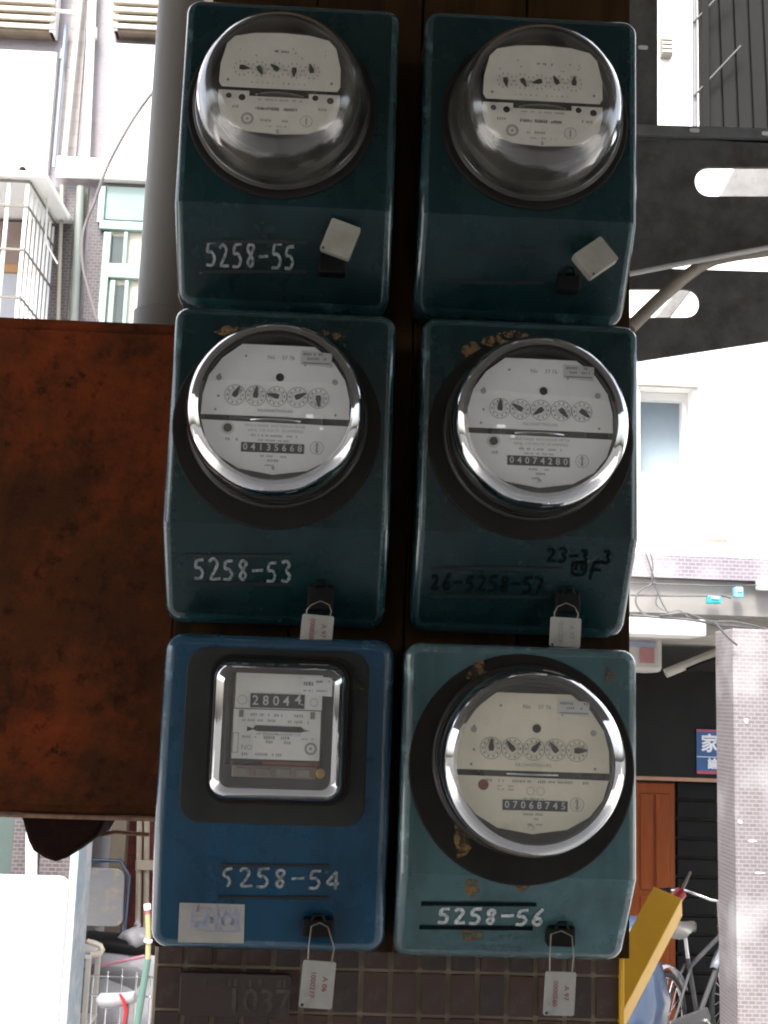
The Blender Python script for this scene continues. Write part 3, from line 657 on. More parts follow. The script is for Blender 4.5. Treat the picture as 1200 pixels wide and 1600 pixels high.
        MB().lathe([(0.0,0.0),(0.0016,0.0),(0.0016,0.002),(0.0,0.003)], (gx, yn, zsp-(.044 if k['type']=='A' else .0405)), 12, axis='y').build('index_pin', M['alu'], np_)
    else:
        gx, gz = L(*k['ring']); gw, gh = 0.162, 0.152
        MB().prism(rring(gw, gh, 0.018, cx=gx, cz=gz), yf-0.003, yf+0.01).build('gasket', M['gasket_grey'], root, bevel=0.0015)
        cxg, czg = gx+0.004, gz+0.006
        # moulded square cover
        lo = []
        for (s_, h) in ((0,0.003),(0,0.010),(0.0012,0.012),(0.0025,0.030),(0.0040,0.042),(0.0055,0.0462),(0.0078,0.0495),(0.0105,0.0518),(0.0135,0.0530),(0.018,0.0535)):
            lo.append([(x, yf-h, z) for x,z in rring(0.120-2*s_, 0.122-2*s_, max(0.017-s_*0.6,0.006), 8, cxg, czg)])
        n = len(lo[0])
        def skin(ls, cap):
            fs = [(i*n+q, i*n+(q+1)%n, (i+1)*n+(q+1)%n, (i+1)*n+q) for i in range(len(ls)-1) for q in range(n)]
            if cap: fs.append(tuple((len(ls)-1)*n+q for q in range(n)))
            return MB().add([v for l in ls for v in l], fs)
        gc = skin(lo[-2:], True).build('glass_cover', M['glass'], root, smooth=60)
        skin(lo[:5], False).build('glass_wall', M['glass'], gc, smooth=60)
        skin(lo[4:-1], False).build('glass_shoulder', M['glass_rim'], gc, smooth=60)
        MB().hole_plate(rring(0.127,0.129,0.019,6,cxg,czg), rring(0.1205,0.1225,0.017,6,cxg,czg), yf-0.007, yf-0.002).build('rim_frame', M['gasket'], root, bevel=0.001)
        MB().prism(rring(0.112,0.114,0.012,6,cxg,czg), yf-0.008, yf-0.0035).build('meter_base', M['base_metal'], root)
        yp = yf-0.034
        MB().box(cxg-0.040, cxg+0.038, yp+0.002, yf-0.008, czg-0.028, czg+0.046).build('movement', M['base_metal'], root, bevel=0.002)
        MB().box(cxg-0.0455, cxg-0.0415, yp+0.004, yf-0.008, czg-0.030, czg+0.046).build('side_bracket', M['base_metal'], root, bevel=0.001)
        fp = MB().box(cxg-0.038, cxg+0.0365, yp, yp+0.0012, czg+0.0180, czg+0.0480).build('face_plate', M['plate_warm'], root)
        np_ = MB().box(cxg-0.0385, cxg+0.0360, yp-0.0006, yp+0.0008, czg-0.0245, czg+0.0172).build('name_plate', M['plate_warm'], root)
        ys = yp-0.0003; yn = yp-0.0009
        MB().box(cxg-0.0248, cxg+0.0215, ys-0.0006, ys, czg+0.0188, czg+0.0308).build('counter_window', M['ink'], fp)
        dg = MB()
        for j, ch in enumerate('2804'): put_text(dg, ch, 0.0115, cxg-0.0205+j*0.0088, ys-0.0010, czg+0.0246, bold=0.0001)
        put_text(dg, '4', 0.0115, cxg+0.0160, ys-0.0010, czg+0.0262, bold=0.0001); dg.box(cxg+0.0185, cxg+0.0205, ys-0.0010, ys-0.0007, czg+0.022, czg+0.0228)
        dg.build('counter_digits', M['digit'], fp)
        sp = MB(); sp.prism([(cxg-0.0265,czg+0.0028),(cxg-0.0215,czg+0.0012),(cxg-0.0195,czg+0.0040),(cxg+0.0195,czg+0.0036),(cxg+0.0225,czg+0.0008),(cxg+0.0275,czg+0.0004),(cxg+0.0215,czg-0.0004),(cxg+0.0195,czg-0.0012),(cxg-0.0185,czg-0.0010),(cxg-0.0215,czg+0.0002),(cxg-0.0265,czg-0.0014)], yn-0.0002, yn+0.0002)
        sp.build('rotor_slot', M['ink'], np_)
        MB().box(cxg-0.0185, cxg+0.0190, yn-0.0006, yn+0.0002, czg-0.0040, czg-0.0026).build('rotor_disc', M['alu'], np_)
        pn = MB()
        for (a,b2,z,h,d_) in ((-.024,.022,.0128,.0030,.75),(-.031,-.004,.0080,.0028,.9),(.008,.026,.0076,.0028,.9),(-.032,-.018,-.0060,.0024,.8),(-.012,.010,-.0062,.0034,.8),(-.010,.012,-.0100,.0032,.7),(.020,.030,-.0066,.0016,.8),(-.030,.004,-.0205,.0030,.85)):
            print_line(pn, cxg+a, cxg+b2, czg+z, h, yn, d_)
        put_text(pn, 'NO', 0.0062, cxg-0.026, yn, czg-0.0150)
        annulus(pn, cxg+0.0285, yn, czg-0.0145, .0034, .0054); disc(pn, cxg+0.0285, yn, czg-0.0145, .0014, 10)
        pn.hole_plate(rring(.0052,.0170,.0006,2,cxg-.0358,czg-.0112), rring(.0040,.0158,.0005,2,cxg-.0358,czg-.0112), yn, yn+.0003)
        annulus(pn, cxg-.0318, ys, czg+0.0250, .0036, .0041); annulus(pn, cxg+.0295, ys, czg+0.0245, .0030, .0035)
        pn.build('name_print', M['ink_faint'], np_)['kind'] = 'stuff'
        for x in (-.0320,.0290):
            MB().box(cxg+x-.0020, cxg+x+.0020, yn-.0006, yn, czg+.0105, czg+.0165).build('brass_clip', M['wire'], np_)
        st = MB().prism([(cxg+.0185,czg+.0472),(cxg+.0450,czg+.0462),(cxg+.0448,czg+.0300),(cxg+.0183,czg+.0312)], ys-.0010, ys-.0004).build('inspection_sticker', M['plate'], fp)
        sp = MB(); print_line(sp, cxg+.020, cxg+.029, czg+.0405, .0040, ys-.0014, .95); print_line(sp, cxg+.031, cxg+.043, czg+.0425, .0022, ys-.0014, .7); print_line(sp, cxg+.020, cxg+.040, czg+.0345, .0018, ys-.0014, .9)
        sp.build('sticker_print', M['ink_soft'], fp)
        tb = MB().box(cxg-0.038, cxg+0.034, yp+0.004, yf-0.008, czg-0.040, czg-0.0300).build('terminal_block', M['room_brown'], root, bevel=0.001)
        for i in range(4): MB().box(cxg-0.034+i*0.017, cxg-0.034+i*0.017+0.012, yp+0.001, yp+0.0055, czg-0.0385, czg-0.0320).build('terminal_screw', M['term'], tb, bevel=0.0008)
        MB().lathe([(0,0),(.0040,0),(.0040,.006),(.002,.007),(0,.007)], (cxg+.0375, yp+.004, czg-.0350), 16).build('brass_screw', M['yellow_brass'], tb, smooth=40)
        MB().box(cxg-.012, cxg+.036, yp+.001, yp+.004, czg-.0290, czg-.0258).build('red_lead', M['red_dull'], root, bevel=.0008)
    # ---- lower half: ribs, hasp, writing, stickers
    kx_ = k['paint']
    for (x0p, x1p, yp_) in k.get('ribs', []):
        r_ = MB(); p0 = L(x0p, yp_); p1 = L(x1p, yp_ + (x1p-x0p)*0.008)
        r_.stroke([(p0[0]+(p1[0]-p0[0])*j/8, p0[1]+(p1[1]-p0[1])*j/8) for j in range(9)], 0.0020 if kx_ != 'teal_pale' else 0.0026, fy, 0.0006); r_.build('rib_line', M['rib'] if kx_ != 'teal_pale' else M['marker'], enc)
    if 'hasp' in k:
        hx0, hz0 = L(k['hasp'][0], k['hasp'][3]); hx1, hz1 = L(k['hasp'][2], k['hasp'][1])
        hy = -D((hz0+hz1)/2)
        hs_ = MB().box(hx0, hx1, hy-0.011, hy+0.004, hz0, hz1).build('hasp', M['latch'], enc, bevel=0.002)
        MB().tube([((hx0+hx1)/2-0.006, hy-0.011, hz1-0.002), ((hx0+hx1)/2-0.003, hy-0.014, hz1+0.004), ((hx0+hx1)/2+0.003, hy-0.014, hz1+0.004), ((hx0+hx1)/2+0.006, hy-0.011, hz1-0.002)], 0.0013, 6).build('staple', M['latch'], enc, smooth=60)
    for (s_, xp, yp_, cw, ch, adv, wdt, mat) in k.get('write', []):
        x, z = L(xp, yp_); t_ = MB(); write(t_, s_, x, z, cw, ch, adv, wdt, fy); t_.build('handwritten_number', M[mat], enc)
    for (xp, yp_, n_) in k.get('tape', []):
        x, z = L(xp, yp_); pts = [(x+random.uniform(.5,1)*n_[0]*math.cos(R(a)), z+random.uniform(.55,1)*n_[1]*math.sin(R(a))) for a in range(0,360,24)]
        onr = math.hypot(x-gx, z-gz) < 0.094 if k['type']!='C' else False
        y_ = (yf-0.0053) if onr else (-D(z)-0.0004)
        t_ = MB(); c0 = len(pts)
        t_.add([((q[0]), (y_ if onr else -D(q[1])-0.0005), q[1]) for q in pts], [tuple(range(c0))]); t_.build('tape_residue', M['tape'], root)
    if 'sticker' in k:
        x0, z0 = L(k['sticker'][0], k['sticker'][3]); x1, z1 = L(k['sticker'][2], k['sticker'][1])
        st = MB(); q = [(x0,z0),(x1,z0+0.0005),(x1-0.0003,z1),(x0+0.0005,z1)]
        st.add([(x, -D(z)-0.0006, z) for x,z in q], [(0,1,2,3)]); st = st.build('paper_sticker', M['sticker'], enc)
        t_ = MB(); W_, H_ = x1-x0, z1-z0; ff = lambda x, z: -D(z)-0.0010
        put_text(t_, '電錶更換', 0.0085, x0+W_*0.58, 0, z0+H_*0.80, sx=1.25, fy=ff) if False else None
        for rw, (za, h_, xa, n_) in enumerate(((.80,.16,.24,5),(.50,.20,.24,7))):
            for j in range(n_):
                xx = x0+W_*(xa+(0.72/n_)*j); hh = H_*h_; zz = z0+H_*za
                for q in range(5):
                    ax = xx+random.uniform(0,.55)*W_*0.72/n_; az = zz+random.uniform(-.6,.6)*hh; ln = W_*0.04
                    if q % 2: ln_pts = [(ax,az),(ax+ln,az)]
                    else: ln_pts = [(ax+ln*.4,az-hh*.4),(ax+ln*.4,az+hh*.4)]
                    t_.stroke(ln_pts, 0.0012, ff, 0.0)
        t_.stroke([(x0+W_*.20,z0+H_*.66),(x0+W_*.97,z0+H_*.66)], .0006, ff, 0.0); t_.stroke([(x0+W_*.20,z0+H_*.30),(x0+W_*.97,z0+H_*.30)], .0006, ff, 0.0); t_.stroke([(x0+W_*.20,z0+H_*.95),(x0+W_*.20,z0+H_*.30)], .0006, ff, 0.0)
        t_.build('sticker_print', M['print_blue'], enc)
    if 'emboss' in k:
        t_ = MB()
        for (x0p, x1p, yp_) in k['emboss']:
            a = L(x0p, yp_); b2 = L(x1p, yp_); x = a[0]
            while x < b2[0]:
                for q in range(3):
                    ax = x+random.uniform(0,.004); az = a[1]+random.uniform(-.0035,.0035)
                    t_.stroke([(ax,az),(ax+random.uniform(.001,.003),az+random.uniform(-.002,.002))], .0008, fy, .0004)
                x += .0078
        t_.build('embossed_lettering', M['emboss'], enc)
    return root, L

M['term'] = pm('terminal_metal', (0.30,0.27,0.23), (0.2,0.17,0.14), 60, 0.5, metal=0.4)
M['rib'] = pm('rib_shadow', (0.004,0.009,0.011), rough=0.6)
M['red_dull'] = pm('dull_red', (0.20,0.045,0.035), rough=0.5)
M['yellow_brass'] = pm('brass', (0.55,0.32,0.08), rough=0.35, metal=0.6)
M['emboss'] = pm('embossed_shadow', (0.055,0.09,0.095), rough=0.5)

specs = {
 'TL': dict(type='B', paint='teal', glass='glass_old', xl=281, xr=621, top=15, crease=322, bot=487, ring=(441,172), gr=0.090, plate='plate_warm', ptr=(-5,-62,140,-92,105),
     hasp=(498,402,540,436), write=[('5258-55',322,417,.0105,.019,.0125,.0017,'chalk')], ribs=[(320,480,378),(318,478,425)]),
 'TR': dict(type='B', paint='teal', glass='glass_old', xl=660, xr=997, top=33, crease=340, bot=503, ring=(835,190), gr=0.090, plate='plate_warm', ptr=(-80,-60,195,120,88),
     hasp=(868,432,905,462), ribs=[(700,850,392),(698,850,442)]),
 'ML': dict(type='A', paint='teal', xl=262, xr=615, top=490, crease=822, bot=977, ring=(433,667), dome=(435,658), count='04135668', ptr=(62,85,168,25,-85),
     hasp=(480,916,522,955), write=[('5258-53',303,905,.0110,.018,.0132,.0017,'chalk')], ribs=[(286,455,868),(290,460,912)], tape=[(510,528,(.02,.006)),(365,520,(.02,.008))]),
 'MR': dict(type='A', paint='teal', xl=655, xr=999, top=507, crease=836, bot=992, ring=(829,684), dome=(830,678), count='04074280', ptr=(88,150,215,-48,-38),
     hasp=(862,926,906,958), write=[('23-3.3',852,878,.0100,.0115,.0102,.0017,'marker'),('qF',890,902,.0135,.0135,.017,.0018,'marker'),('26-5258-57',672,921,.0088,.0130,.0106,.0020,'marker')],
     ribs=[(672,880,888),(670,860,932)], tape=[(738,548,(.016,.010)),(770,535,(.016,.007)),(805,524,(.018,.005))]),
 'BL': dict(type='C', paint='blue', D=(0.090,0.066), xl=248, xr=613, top=995, crease=1300, bot=1487, ring=(430,1150), rc=0.016, rb=0.009,
     hasp=(472,1433,522,1460), write=[('S258-5a',345,1385,.0120,.0160,.0152,.0017,'chalk')], ribs=[(345,515,1352),(340,516,1402)], sticker=(278,1413,383,1472)),
 'BR': dict(type='A', paint='teal_pale', xl=628, xr=997, top=1010, crease=1370, bot=1500, ring=(815,1200), dome=(819,1186), gr=0.099, plate='plate_cream', np='2', count='07068745', ptr=(88,128,52,128,3),
     hasp=(850,1447,898,1473), write=[('5258-56',683,1442,.0115,.0155,.0138,.0021,'chalk_bright')], ribs=[(658,838,1412),(655,832,1449)], emboss=[(668,816,1462),(668,816,1479)],
     tape=[(745,1050,(.012,.012)),(722,1310,(.010,.020)),(738,1385,(.010,.012)),(815,1380,(.008,.010)),(735,1460,(.012,.010)),(950,1055,(.004,.010))]),
}
LBL = {'TL':'dark teal round electricity meter chalked 5258-55, at the top beside the grey pipe',
 'TR':'dark teal round electricity meter without a chalked number, top right of the six',
 'ML':'teal round electricity meter chalked 5258-53, beside the rusty steel cabinet',
 'MR':'teal round electricity meter with black marker writing 23-3.3',
 'BL':'bright blue electricity meter with a square glass cover and paper sticker',
 'BR':'pale teal round electricity meter with cream face, chalked 5258-56'}
METERS = {}
for kx in ('TL','TR','ML','MR','BL','BR'):
    METERS[kx] = meter('electricity_meter', LBL[kx], specs[kx])

# ------------------------------------------------------------------ seal tags
def seal_tag(label, pix, Y, rot, hook, txt, ink, thick=0.0016, mat='card'):
    """pix: card centre, width and height in photo pixels; hook: the two pixel points where its wire leaves the hasp"""
    c = P(pix[0], pix[1], Y); s_ = (c-CAM).dot(fw)/F
    wd, ht = pix[2]*s_, pix[3]*s_
    root = thing('seal_tag', label, 'tag', (c.x, c.y, c.z), 'seal tags on the meter hasps', rot=(R(random.uniform(-7,3)), R(rot), R(random.uniform(-9,9))))
    MB().prism(rring(wd, ht, 0.0018, 3), -thick, 0).build('card', M[mat], root, bevel=0.0003)
    if txt:
        t_ = MB()
        put_text(t_, txt[0], 0.0064, wd*0.20, -thick-0.0004, ht*0.02, rot=R(-90), bold=0.00008)
        put_text(t_, txt[1], 0.0062, -wd*0.16, -thick-0.0004, 0.0, rot=R(-90), bold=0.00008)
        t_.build('printed_number', M[ink], root)
    e = MB(); e.lathe([(0,0.0),(0.0013,0.0),(0.0013,0.0004),(0,0.0004)], (-wd*0.40, -thick, -ht*0.44), 12); e.build('eyelet', M['ink'], root)
    if hook:
        inv = Matrix.Rotation(-R(rot), 3, 'Y')
        h0 = inv @ (P(hook[0][0],hook[0][1],Y-0.004)-c); h1 = inv @ (P(hook[1][0],hook[1][1],Y-0.004)-c)
        w_ = MB().tube([(-wd*0.36,-thick/2,ht*0.46),(-wd*0.38,0.0,ht*0.5+(h0.z-ht*0.5)*0.4),(h0.x,h0.y,h0.z),((h0.x+h1.x)/2,h0.y+0.001,max(h0.z,h1.z)+0.003),(h1.x,h1.y,h1.z),(wd*0.40,0.0,ht*0.5+(h1.z-ht*0.5)*0.4),(wd*0.36,-thick/2,ht*0.46)], 0.0006, 6)
        w_.build('wire', M['wire'], root, smooth=60)
    return root
seal_tag('small grey seal tag twisted upright on the 5258-55 meter', (532,377,48,54), -0.098, 19, None, None, None, 0.008, 'seal')
seal_tag('small pale diamond-turned seal tag on the meter without a number', (927,408,56,46), -0.100, -38, None, None, None, 0.010, 'seal')
seal_tag('white seal tag with red print hanging between 5258-53 and the blue meter', (495,986,50,50), -0.084, 3, ((486,945),(514,945)), ('A 97','0000204'), 'redink')
seal_tag('white folded seal tag with grey print hanging above the 5258-56 meter', (883,988,48,46), -0.086, 2, ((872,948),(898,948)), ('A 97','000204'), 'ink_soft')
seal_tag('white seal tag with red print hanging below the blue meter', (496,1538,52,70), -0.084, 4, ((486,1448),(512,1450)), ('A 06','1000217'), 'redink')
seal_tag('white seal tag with red print hanging below the 5258-56 meter', (874,1552,50,66), -0.082, 2, ((858,1458),(892,1462)), ('A 97','0000560'), 'redink')

# ------------------------------------------------------------------ rusty cabinet on the left
c0 = P(-120,505,0.03); c1 = P(262,505,0.03); c2 = P(245,1282,0.03)
cz1, cz0 = c1.z, c2.z; cx0, cx1 = c0.x-0.05, max((c1.x+c2.x)/2, PXL-0.001)
rc = thing('rusty_cabinet', 'large flat rusty brown steel cabinet left of the meters', 'cabinet', ((cx0+cx1)/2, 0.15, cz0))
W2 = (cx1-cx0)/2; H = cz1-cz0
MB().box(-W2, W2, -0.118, -0.03, 0.003, H).build('body', M['rust'], rc, bevel=0.003)
MB().box(-W2+0.002, W2-0.002, -0.123, -0.116, -0.001, 0.0032).build('bottom_lip', M['rust_edge'], rc, bevel=0.0015)
MB().box(-W2+0.02, W2-0.004, -0.121, -0.1175, 0.012, H-0.012).build('door', M['rust'], rc, bevel=0.002)
pts = [(40,1284),(58,1308),(66,1322),(84,1334),(100,1339),(118,1332),(140,1316),(160,1302),(186,1284)]
rb0 = P(110,1284,0.07)
rbk = thing('rusty_bracket', 'dark corroded wedge-shaped bracket hanging under the rusty cabinet', 'bracket', (rb0.x, 0.07, rb0.z))
poly = [(P(x+random.uniform(-1,1),y+random.uniform(-1,1),0.07).x-rb0.x, P(x,y,0.07).z-rb0.z) for x,y in pts]; poly[0] = (poly[0][0], cz0-rb0.z+0.012); poly[-1] = (poly[-1][0], cz0-rb0.z+0.012)
MB().prism(poly, -0.036, 0.04).build('plate', M['rust_dark'], rbk, bevel=0.004)
bw = P(165,1300,0.10); tag(MB().tube([P(150,1306,0.10), P(180,1300,0.11), P(205,1302,0.12), P(232,1304,0.13)], 0.0022, 6).build('rusty_wire', M['rust_edge'], smooth=60), 'thin rusty wire running from the corroded bracket to the pillar', 'wire')

# ------------------------------------------------------------------ grey drain pipe beside the pillar
pa = P(248,250,0.10); pr_ = 0.0265
gp = thing('drain_pipe', 'thick grey plastic drain pipe standing on the rusty cabinet', 'pipe', (P(213,500,0.13).x+pr_, 0.13, cz1-0.002))
MB().lathe([(pr_,0),(pr_,AZ-cz1)], (0,0,0), 32, axis='z').build('pipe', M['pipe_grey'], gp, smooth=50)
zc_ = 0.045
MB().lathe([(pr_,zc_-0.045),(pr_+0.003,zc_-0.045),(pr_+0.003,zc_),(pr_,zc_+0.002)], (0,0,0), 32, axis='z').build('socket', M['pipe_grey'], gp, smooth=50)

# ------------------------------------------------------------------ slotted steel brackets on the right
def W(px, py, Y, c): p = P(px,py,Y); return (p.x-c.x, p.z-c.z)
YB = 0.06
ob = P(985,300,YB); o_ = Vector((ob.x, YB, ob.z))
sb = thing('steel_bracket', 'dark galvanised steel bracket with long slots right of the meters', 'bracket', o_)
MB().prism([W(955,-60,YB,o_),W(1028,-60,YB,o_),W(1028,218,YB,o_),W(955,218,YB,o_)], 0.0008, 0.0035).build('upright_plate', M['galv'], sb, bevel=0.0008)
def slot_plate(outer4, slot, Y0, name, mat):
    """four-cornered plate with a rounded slot, all in photo pixels at one depth"""
    x0,y0,x1,y1 = slot; r = (y1-y0)/2; inner = []
    for a in range(-90, 91, 15): inner.append((x1-r+r*math.cos(R(a)), (y0+y1)/2+r*math.sin(R(a))))
    for a in range(90, 271, 15): inner.append((x0+r+r*math.cos(R(a)), (y0+y1)/2+r*math.sin(R(a))))
    cxs, cys = (x0+x1)/2, (y0+y1)/2
    A, B, C_, D_ = outer4       # tl, tr, br, bl
    def hit(qx, qy):
        # ray from slot centre through q to the outline
        dx, dy = qx-cxs, qy-cys; best = 1e9
        for (p, q) in ((A,B),(B,C_),(C_,D_),(D_,A)):
            ex, ey = q[0]-p[0], q[1]-p[1]; den = dx*ey-dy*ex
            if abs(den) < 1e-9: continue
            tt = ((p[0]-cxs)*ey-(p[1]-cys)*ex)/den; uu = ((p[0]-cxs)*dy-(p[1]-cys)*dx)/den
            if tt > 0 and -1e-6 <= uu <= 1+1e-6: best = min(best, tt)
        return (cxs+dx*best, cys+dy*best)
    outer = [hit(*q) for q in inner]
    for cpt in (A,B,C_,D_):          # snap nearest to true corners
        i = min(range(len(outer)), key=lambda j: (outer[j][0]-cpt[0])**2+(outer[j][1]-cpt[1])**2); outer[i] = cpt
    mb = MB(); mb.hole_plate([W(x,y,Y0,o_) for x,y in outer], [W(x,y,Y0,o_) for x,y in inner], Y0-YB-0.002, Y0-YB+0.003)
    return mb.build(name, M[mat], sb)
slot_plate([(955,214),(1420,228),(1420,352),(955,432)], (1085,262,1300,308), YB+0.006, 'upper_web', 'galv')
slot_plate([(955,418),(1420,432),(1420,500),(955,571)], (905,452,1093,497), YB+0.012, 'lower_web', 'galv')
MB().box(W(955,205,YB,o_)[0], W(1420,210,YB,o_)[0], 0.004, 0.034, W(1100,214,YB,o_)[1]-0.002, W(1100,214,YB,o_)[1]+0.002).build('flange', M['galv'], sb, bevel=0.0006)
lip = MB(); lip.prism([W(975,196,YB,o_),W(1420,210,YB,o_),W(1420,224,YB,o_),W(975,213,YB,o_)], -0.004, 0.0025); lip.build('front_lip', M['galv_light'], sb, bevel=0.0006)
for (x,y) in ((1083,207),(1195,212),(1003,78)):
    q = W(x,y,YB,o_); h = MB(); h.prism(rring(0.011,0.0045,0.002,3,q[0],q[1]), -0.0055, -0.0045); h.build('hole_daylight_patch', M['white_paint'], sb)  # white patches painted as daylight showing through holes; no hole is cut
tag(MB().tube([P(985,512,0.045), P(1003,494,0.045), P(1032,466,0.045), P(1066,436,0.046), P(1092,417,0.046), P(1118,406,0.046), P(1150,400,0.046), P(1200,394,0.046), P(1320,380,0.046)], [0.0072,0.0072,0.0072,0.0070,0.0066,0.0060,0.0055,0.005,0.005], 12).build('thick_cable', M['rod'], smooth=60), 'thick weathered beige cable bending across the steel bracket to the right edge', 'cable')
tag(MB().tube([P(968,431,0.03), P(1040,417,0.03), P(1120,402,0.032), P(1200,387,0.035), P(1300,366,0.04)], 0.0030, 8).build('white_cable', M['cable_white'], smooth=60), 'thin white cable running slanted along the steel bracket', 'cable')

# ------------------------------------------------------------------ yellow duct with red cable, bottom right
ya, yb_ = P(960,1600,0.10), P(1034,1412,0.10)
yd = thing('yellow_duct', 'cut length of yellow plastic duct leaning out behind the pillar', 'duct', P(985,1560,0.10))
ax = (P(1044,1408,0.15)-P(942,1600,0.075)); ax_n = ax.normalized()
base = P(942,1600,0.075)-P(985,1560,0.10); top = P(1044,1408,0.15)-P(985,1560,0.10)
vdir = (P(1010,1480,0.1)-CAM).normalized(); side = vdir.cross(ax_n).normalized()*1.0; dep = ax_n.cross(side)
side, dep = side*math.cos(R(16))-dep*math.sin(R(16)), dep*math.cos(R(16))+side*math.sin(R(16))
def obox(mb, a, b2, u, v, hu, hv):
    vs_ = [p+u*(su*hu)+v*(sv*hv) for p in (a,b2) for (su,sv) in ((-1,-1),(1,-1),(1,1),(-1,1))]
    return mb.add(vs_, [(0,1,2,3),(7,6,5,4),(0,4,5,1),(1,5,6,2),(2,6,7,3),(3,7,4,0)])
hu = 0.0160; tk = 0.0022
for (nm, du, dv, a_, b_) in (('front_side',0,-1,hu,tk/2),('back_side',0,1,hu,tk/2),('left_side',-1,0,tk/2,hu-tk),('right_side',1,0,tk/2,hu-tk)):
    mb = MB(); off = side*(du*(hu-tk/2))+dep*(dv*(hu-tk/2)); obox(mb, base+off, top+off, side, dep, a_, b_); mb.build(nm, M['yellow'], yd, bevel=0.0006)
rcb = thing('red_cable', 'red cable end sticking out of the yellow duct', 'cable', P(1052,1408,0.075))
t0 = P(1040,1425,0.14)-P(1052,1408,0.075); t1 = P(1064,1394,0.155)-P(1052,1408,0.075); t2 = P(1072,1378,0.16)-P(1052,1408,0.075); t3 = P(1079,1362,0.165)-P(1052,1408,0.075)
MB().tube([t0, t1], [0.0075,0.0065], 10).build('red_sheath', M['red'], rcb, smooth=50)
MB().tube([t1, t2, t3], [0.0018,0.0016,0.0012], 6).build('bare_wire', M['rod'], rcb, smooth=50)
ys0 = P(968,1500,0.0); tag(MB().box(P(969,1540,0).x, P(975,1540,0).x, -0.002, 0.02, 1.2, P(970,1492,0).z).build('lit_corner_strip', M['yellow'], bevel=0.001), 'narrow yellow strip painted as light on the right edge of the pillar', 'strip')  # yellow strip stands in for light catching the pillar corner

# ------------------------------------------------------------------ buildings across the alley
YW = 5.0
def rect(mb, x0p, y0p, x1p, y1p, Y, d0=0.0, d1=0.1):
    """upright box whose front shows between two photo pixels at depth Y"""
    a = P(x0p, (y0p+y1p)/2, Y); b2 = P(x1p, (y0p+y1p)/2, Y); t_ = P((x0p+x1p)/2, y0p, Y); u = P((x0p+x1p)/2, y1p, Y)
    mb.box(a.x, b2.x, Y-d0, Y+d1, u.z, t_.z); return mb
def piece(name, mat, parent, x0p, y0p, x1p, y1p, Y, d0=0.0, d1=0.1, bevel=0.0):
    o = rect(MB(), x0p, y0p, x1p, y1p, Y, d0, d1).build(name, M[mat], None, bevel=bevel)
    if parent is not None:
        off = Vector(parent.location); me = o.data
        for v in me.vertices: v.co -= off
        o.parent = parent
    return o
def local(o, parent):
    off = Vector(parent.location)
    for v in o.data.vertices: v.co -= off
    o.parent = parent; return o

# --- right building
xm = P(640,800,YW).x
rbd = thing('white_building', 'bright white plastered house across the alley right of the meters', 'building', (P(1100,1000,YW).x, YW, 0.1))
wx0, wx1 = P(1000,680,YW).x, P(1083,680,YW).x; wz1, wz0 = P(1042,606,YW).z, P(1042,748,YW).z
zb_ = P(1100,876,YW).z
wm = MB(); XR = 6.0; ZT = 9.5
wm.box(xm, wx0, YW, YW+0.25, zb_, ZT); wm.box(wx1, XR, YW, YW+0.25, zb_, ZT); wm.box(wx0, wx1, YW, YW+0.25, wz1, ZT); wm.box(wx0, wx1, YW, YW+0.25, zb_, wz0)
local(wm.build('wall', M['white_wall']), rbd)
win = local(MB().box(wx0-0.12, wx1, YW+0.16, YW+0.175, wz0, wz1).build('window', M['blue_glass']), rbd)
fr = MB(); fr.box(wx0, wx1, YW+0.10, YW+0.158, wz1-0.045, wz1-0.002); fr.box(wx0, wx1, YW+0.10, YW+0.158, wz0+0.002, wz0+0.05); fr.box(wx1-0.03, wx1-0.002, YW+0.10, YW+0.158, wz0+0.052, wz1-0.047)
fr = fr.build('window_frame', M['white_paint']); off = Vector(rbd.location)
for v in fr.data.vertices: v.co -= off
fr.parent = win
hd = MB().box(wx0-0.02, wx1+0.03, YW-0.03, YW-0.001, wz1+0.004, wz1+0.035).build('window_head', M['cream_wall'])
for v in hd.data.vertices: v.co -= off
hd.parent = win
piece('mosaic_band', 'mosaic_band', rbd, 640, 877, 1900, 912, YW, 0.03, 0.25)
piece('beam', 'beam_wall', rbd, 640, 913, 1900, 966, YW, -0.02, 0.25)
piece('ledge', 'white_paint', rbd, 640, 960, 1104, 986, YW-0.30, 0.0, 0.29, 0.01)
piece('patch', 'room_brown', rbd, 1107, 842, 1136, 872, YW, 0.006, 0.0)
piece('patch_plaster', 'cream_wall', rbd, 1107, 848, 1136, 874, YW, 0.012, -0.004)
zc2 = P(1150,990,YW).z
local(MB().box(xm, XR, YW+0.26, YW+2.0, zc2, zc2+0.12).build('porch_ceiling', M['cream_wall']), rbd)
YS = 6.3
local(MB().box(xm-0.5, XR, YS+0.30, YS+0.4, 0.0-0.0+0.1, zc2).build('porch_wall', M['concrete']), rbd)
piece('sign_board', 'dark_board', rbd, 940, 1051, 1330, 1216, YS, 0.06, 0.06, 0.004)
piece('door_lintel', 'door_trim', rbd, 940, 1216, 1330, 1222, YS, 0.05, 0.2)
dr = piece('door', 'door', rbd, 920, 1222, 1055, 1640, YS, 0.0, 0.05, 0.004)
rbo = Vector(rbd.location)
def sub(o, par):
    for v in o.data.vertices: v.co -= rbo
    o.parent = par; return o
for (x0p,x1p,y0p,y1p) in ((1000,1020,1240,1390),(1024,1046,1240,1390),(1000,1046,1400,1600)):
    sub(rect(MB(), x0p,y0p,x1p,y1p, YS, 0.012, 0.0).build('door_panel', M['door'], bevel=0.006), dr)
for i in range(13):
    y0 = 1226+i*30; piece('shutter_slat', 'black', rbd, 1057, y0, 1330, y0+25, YS+0.04+0.004*(i%2), 0.02, 0.02, 0.004)
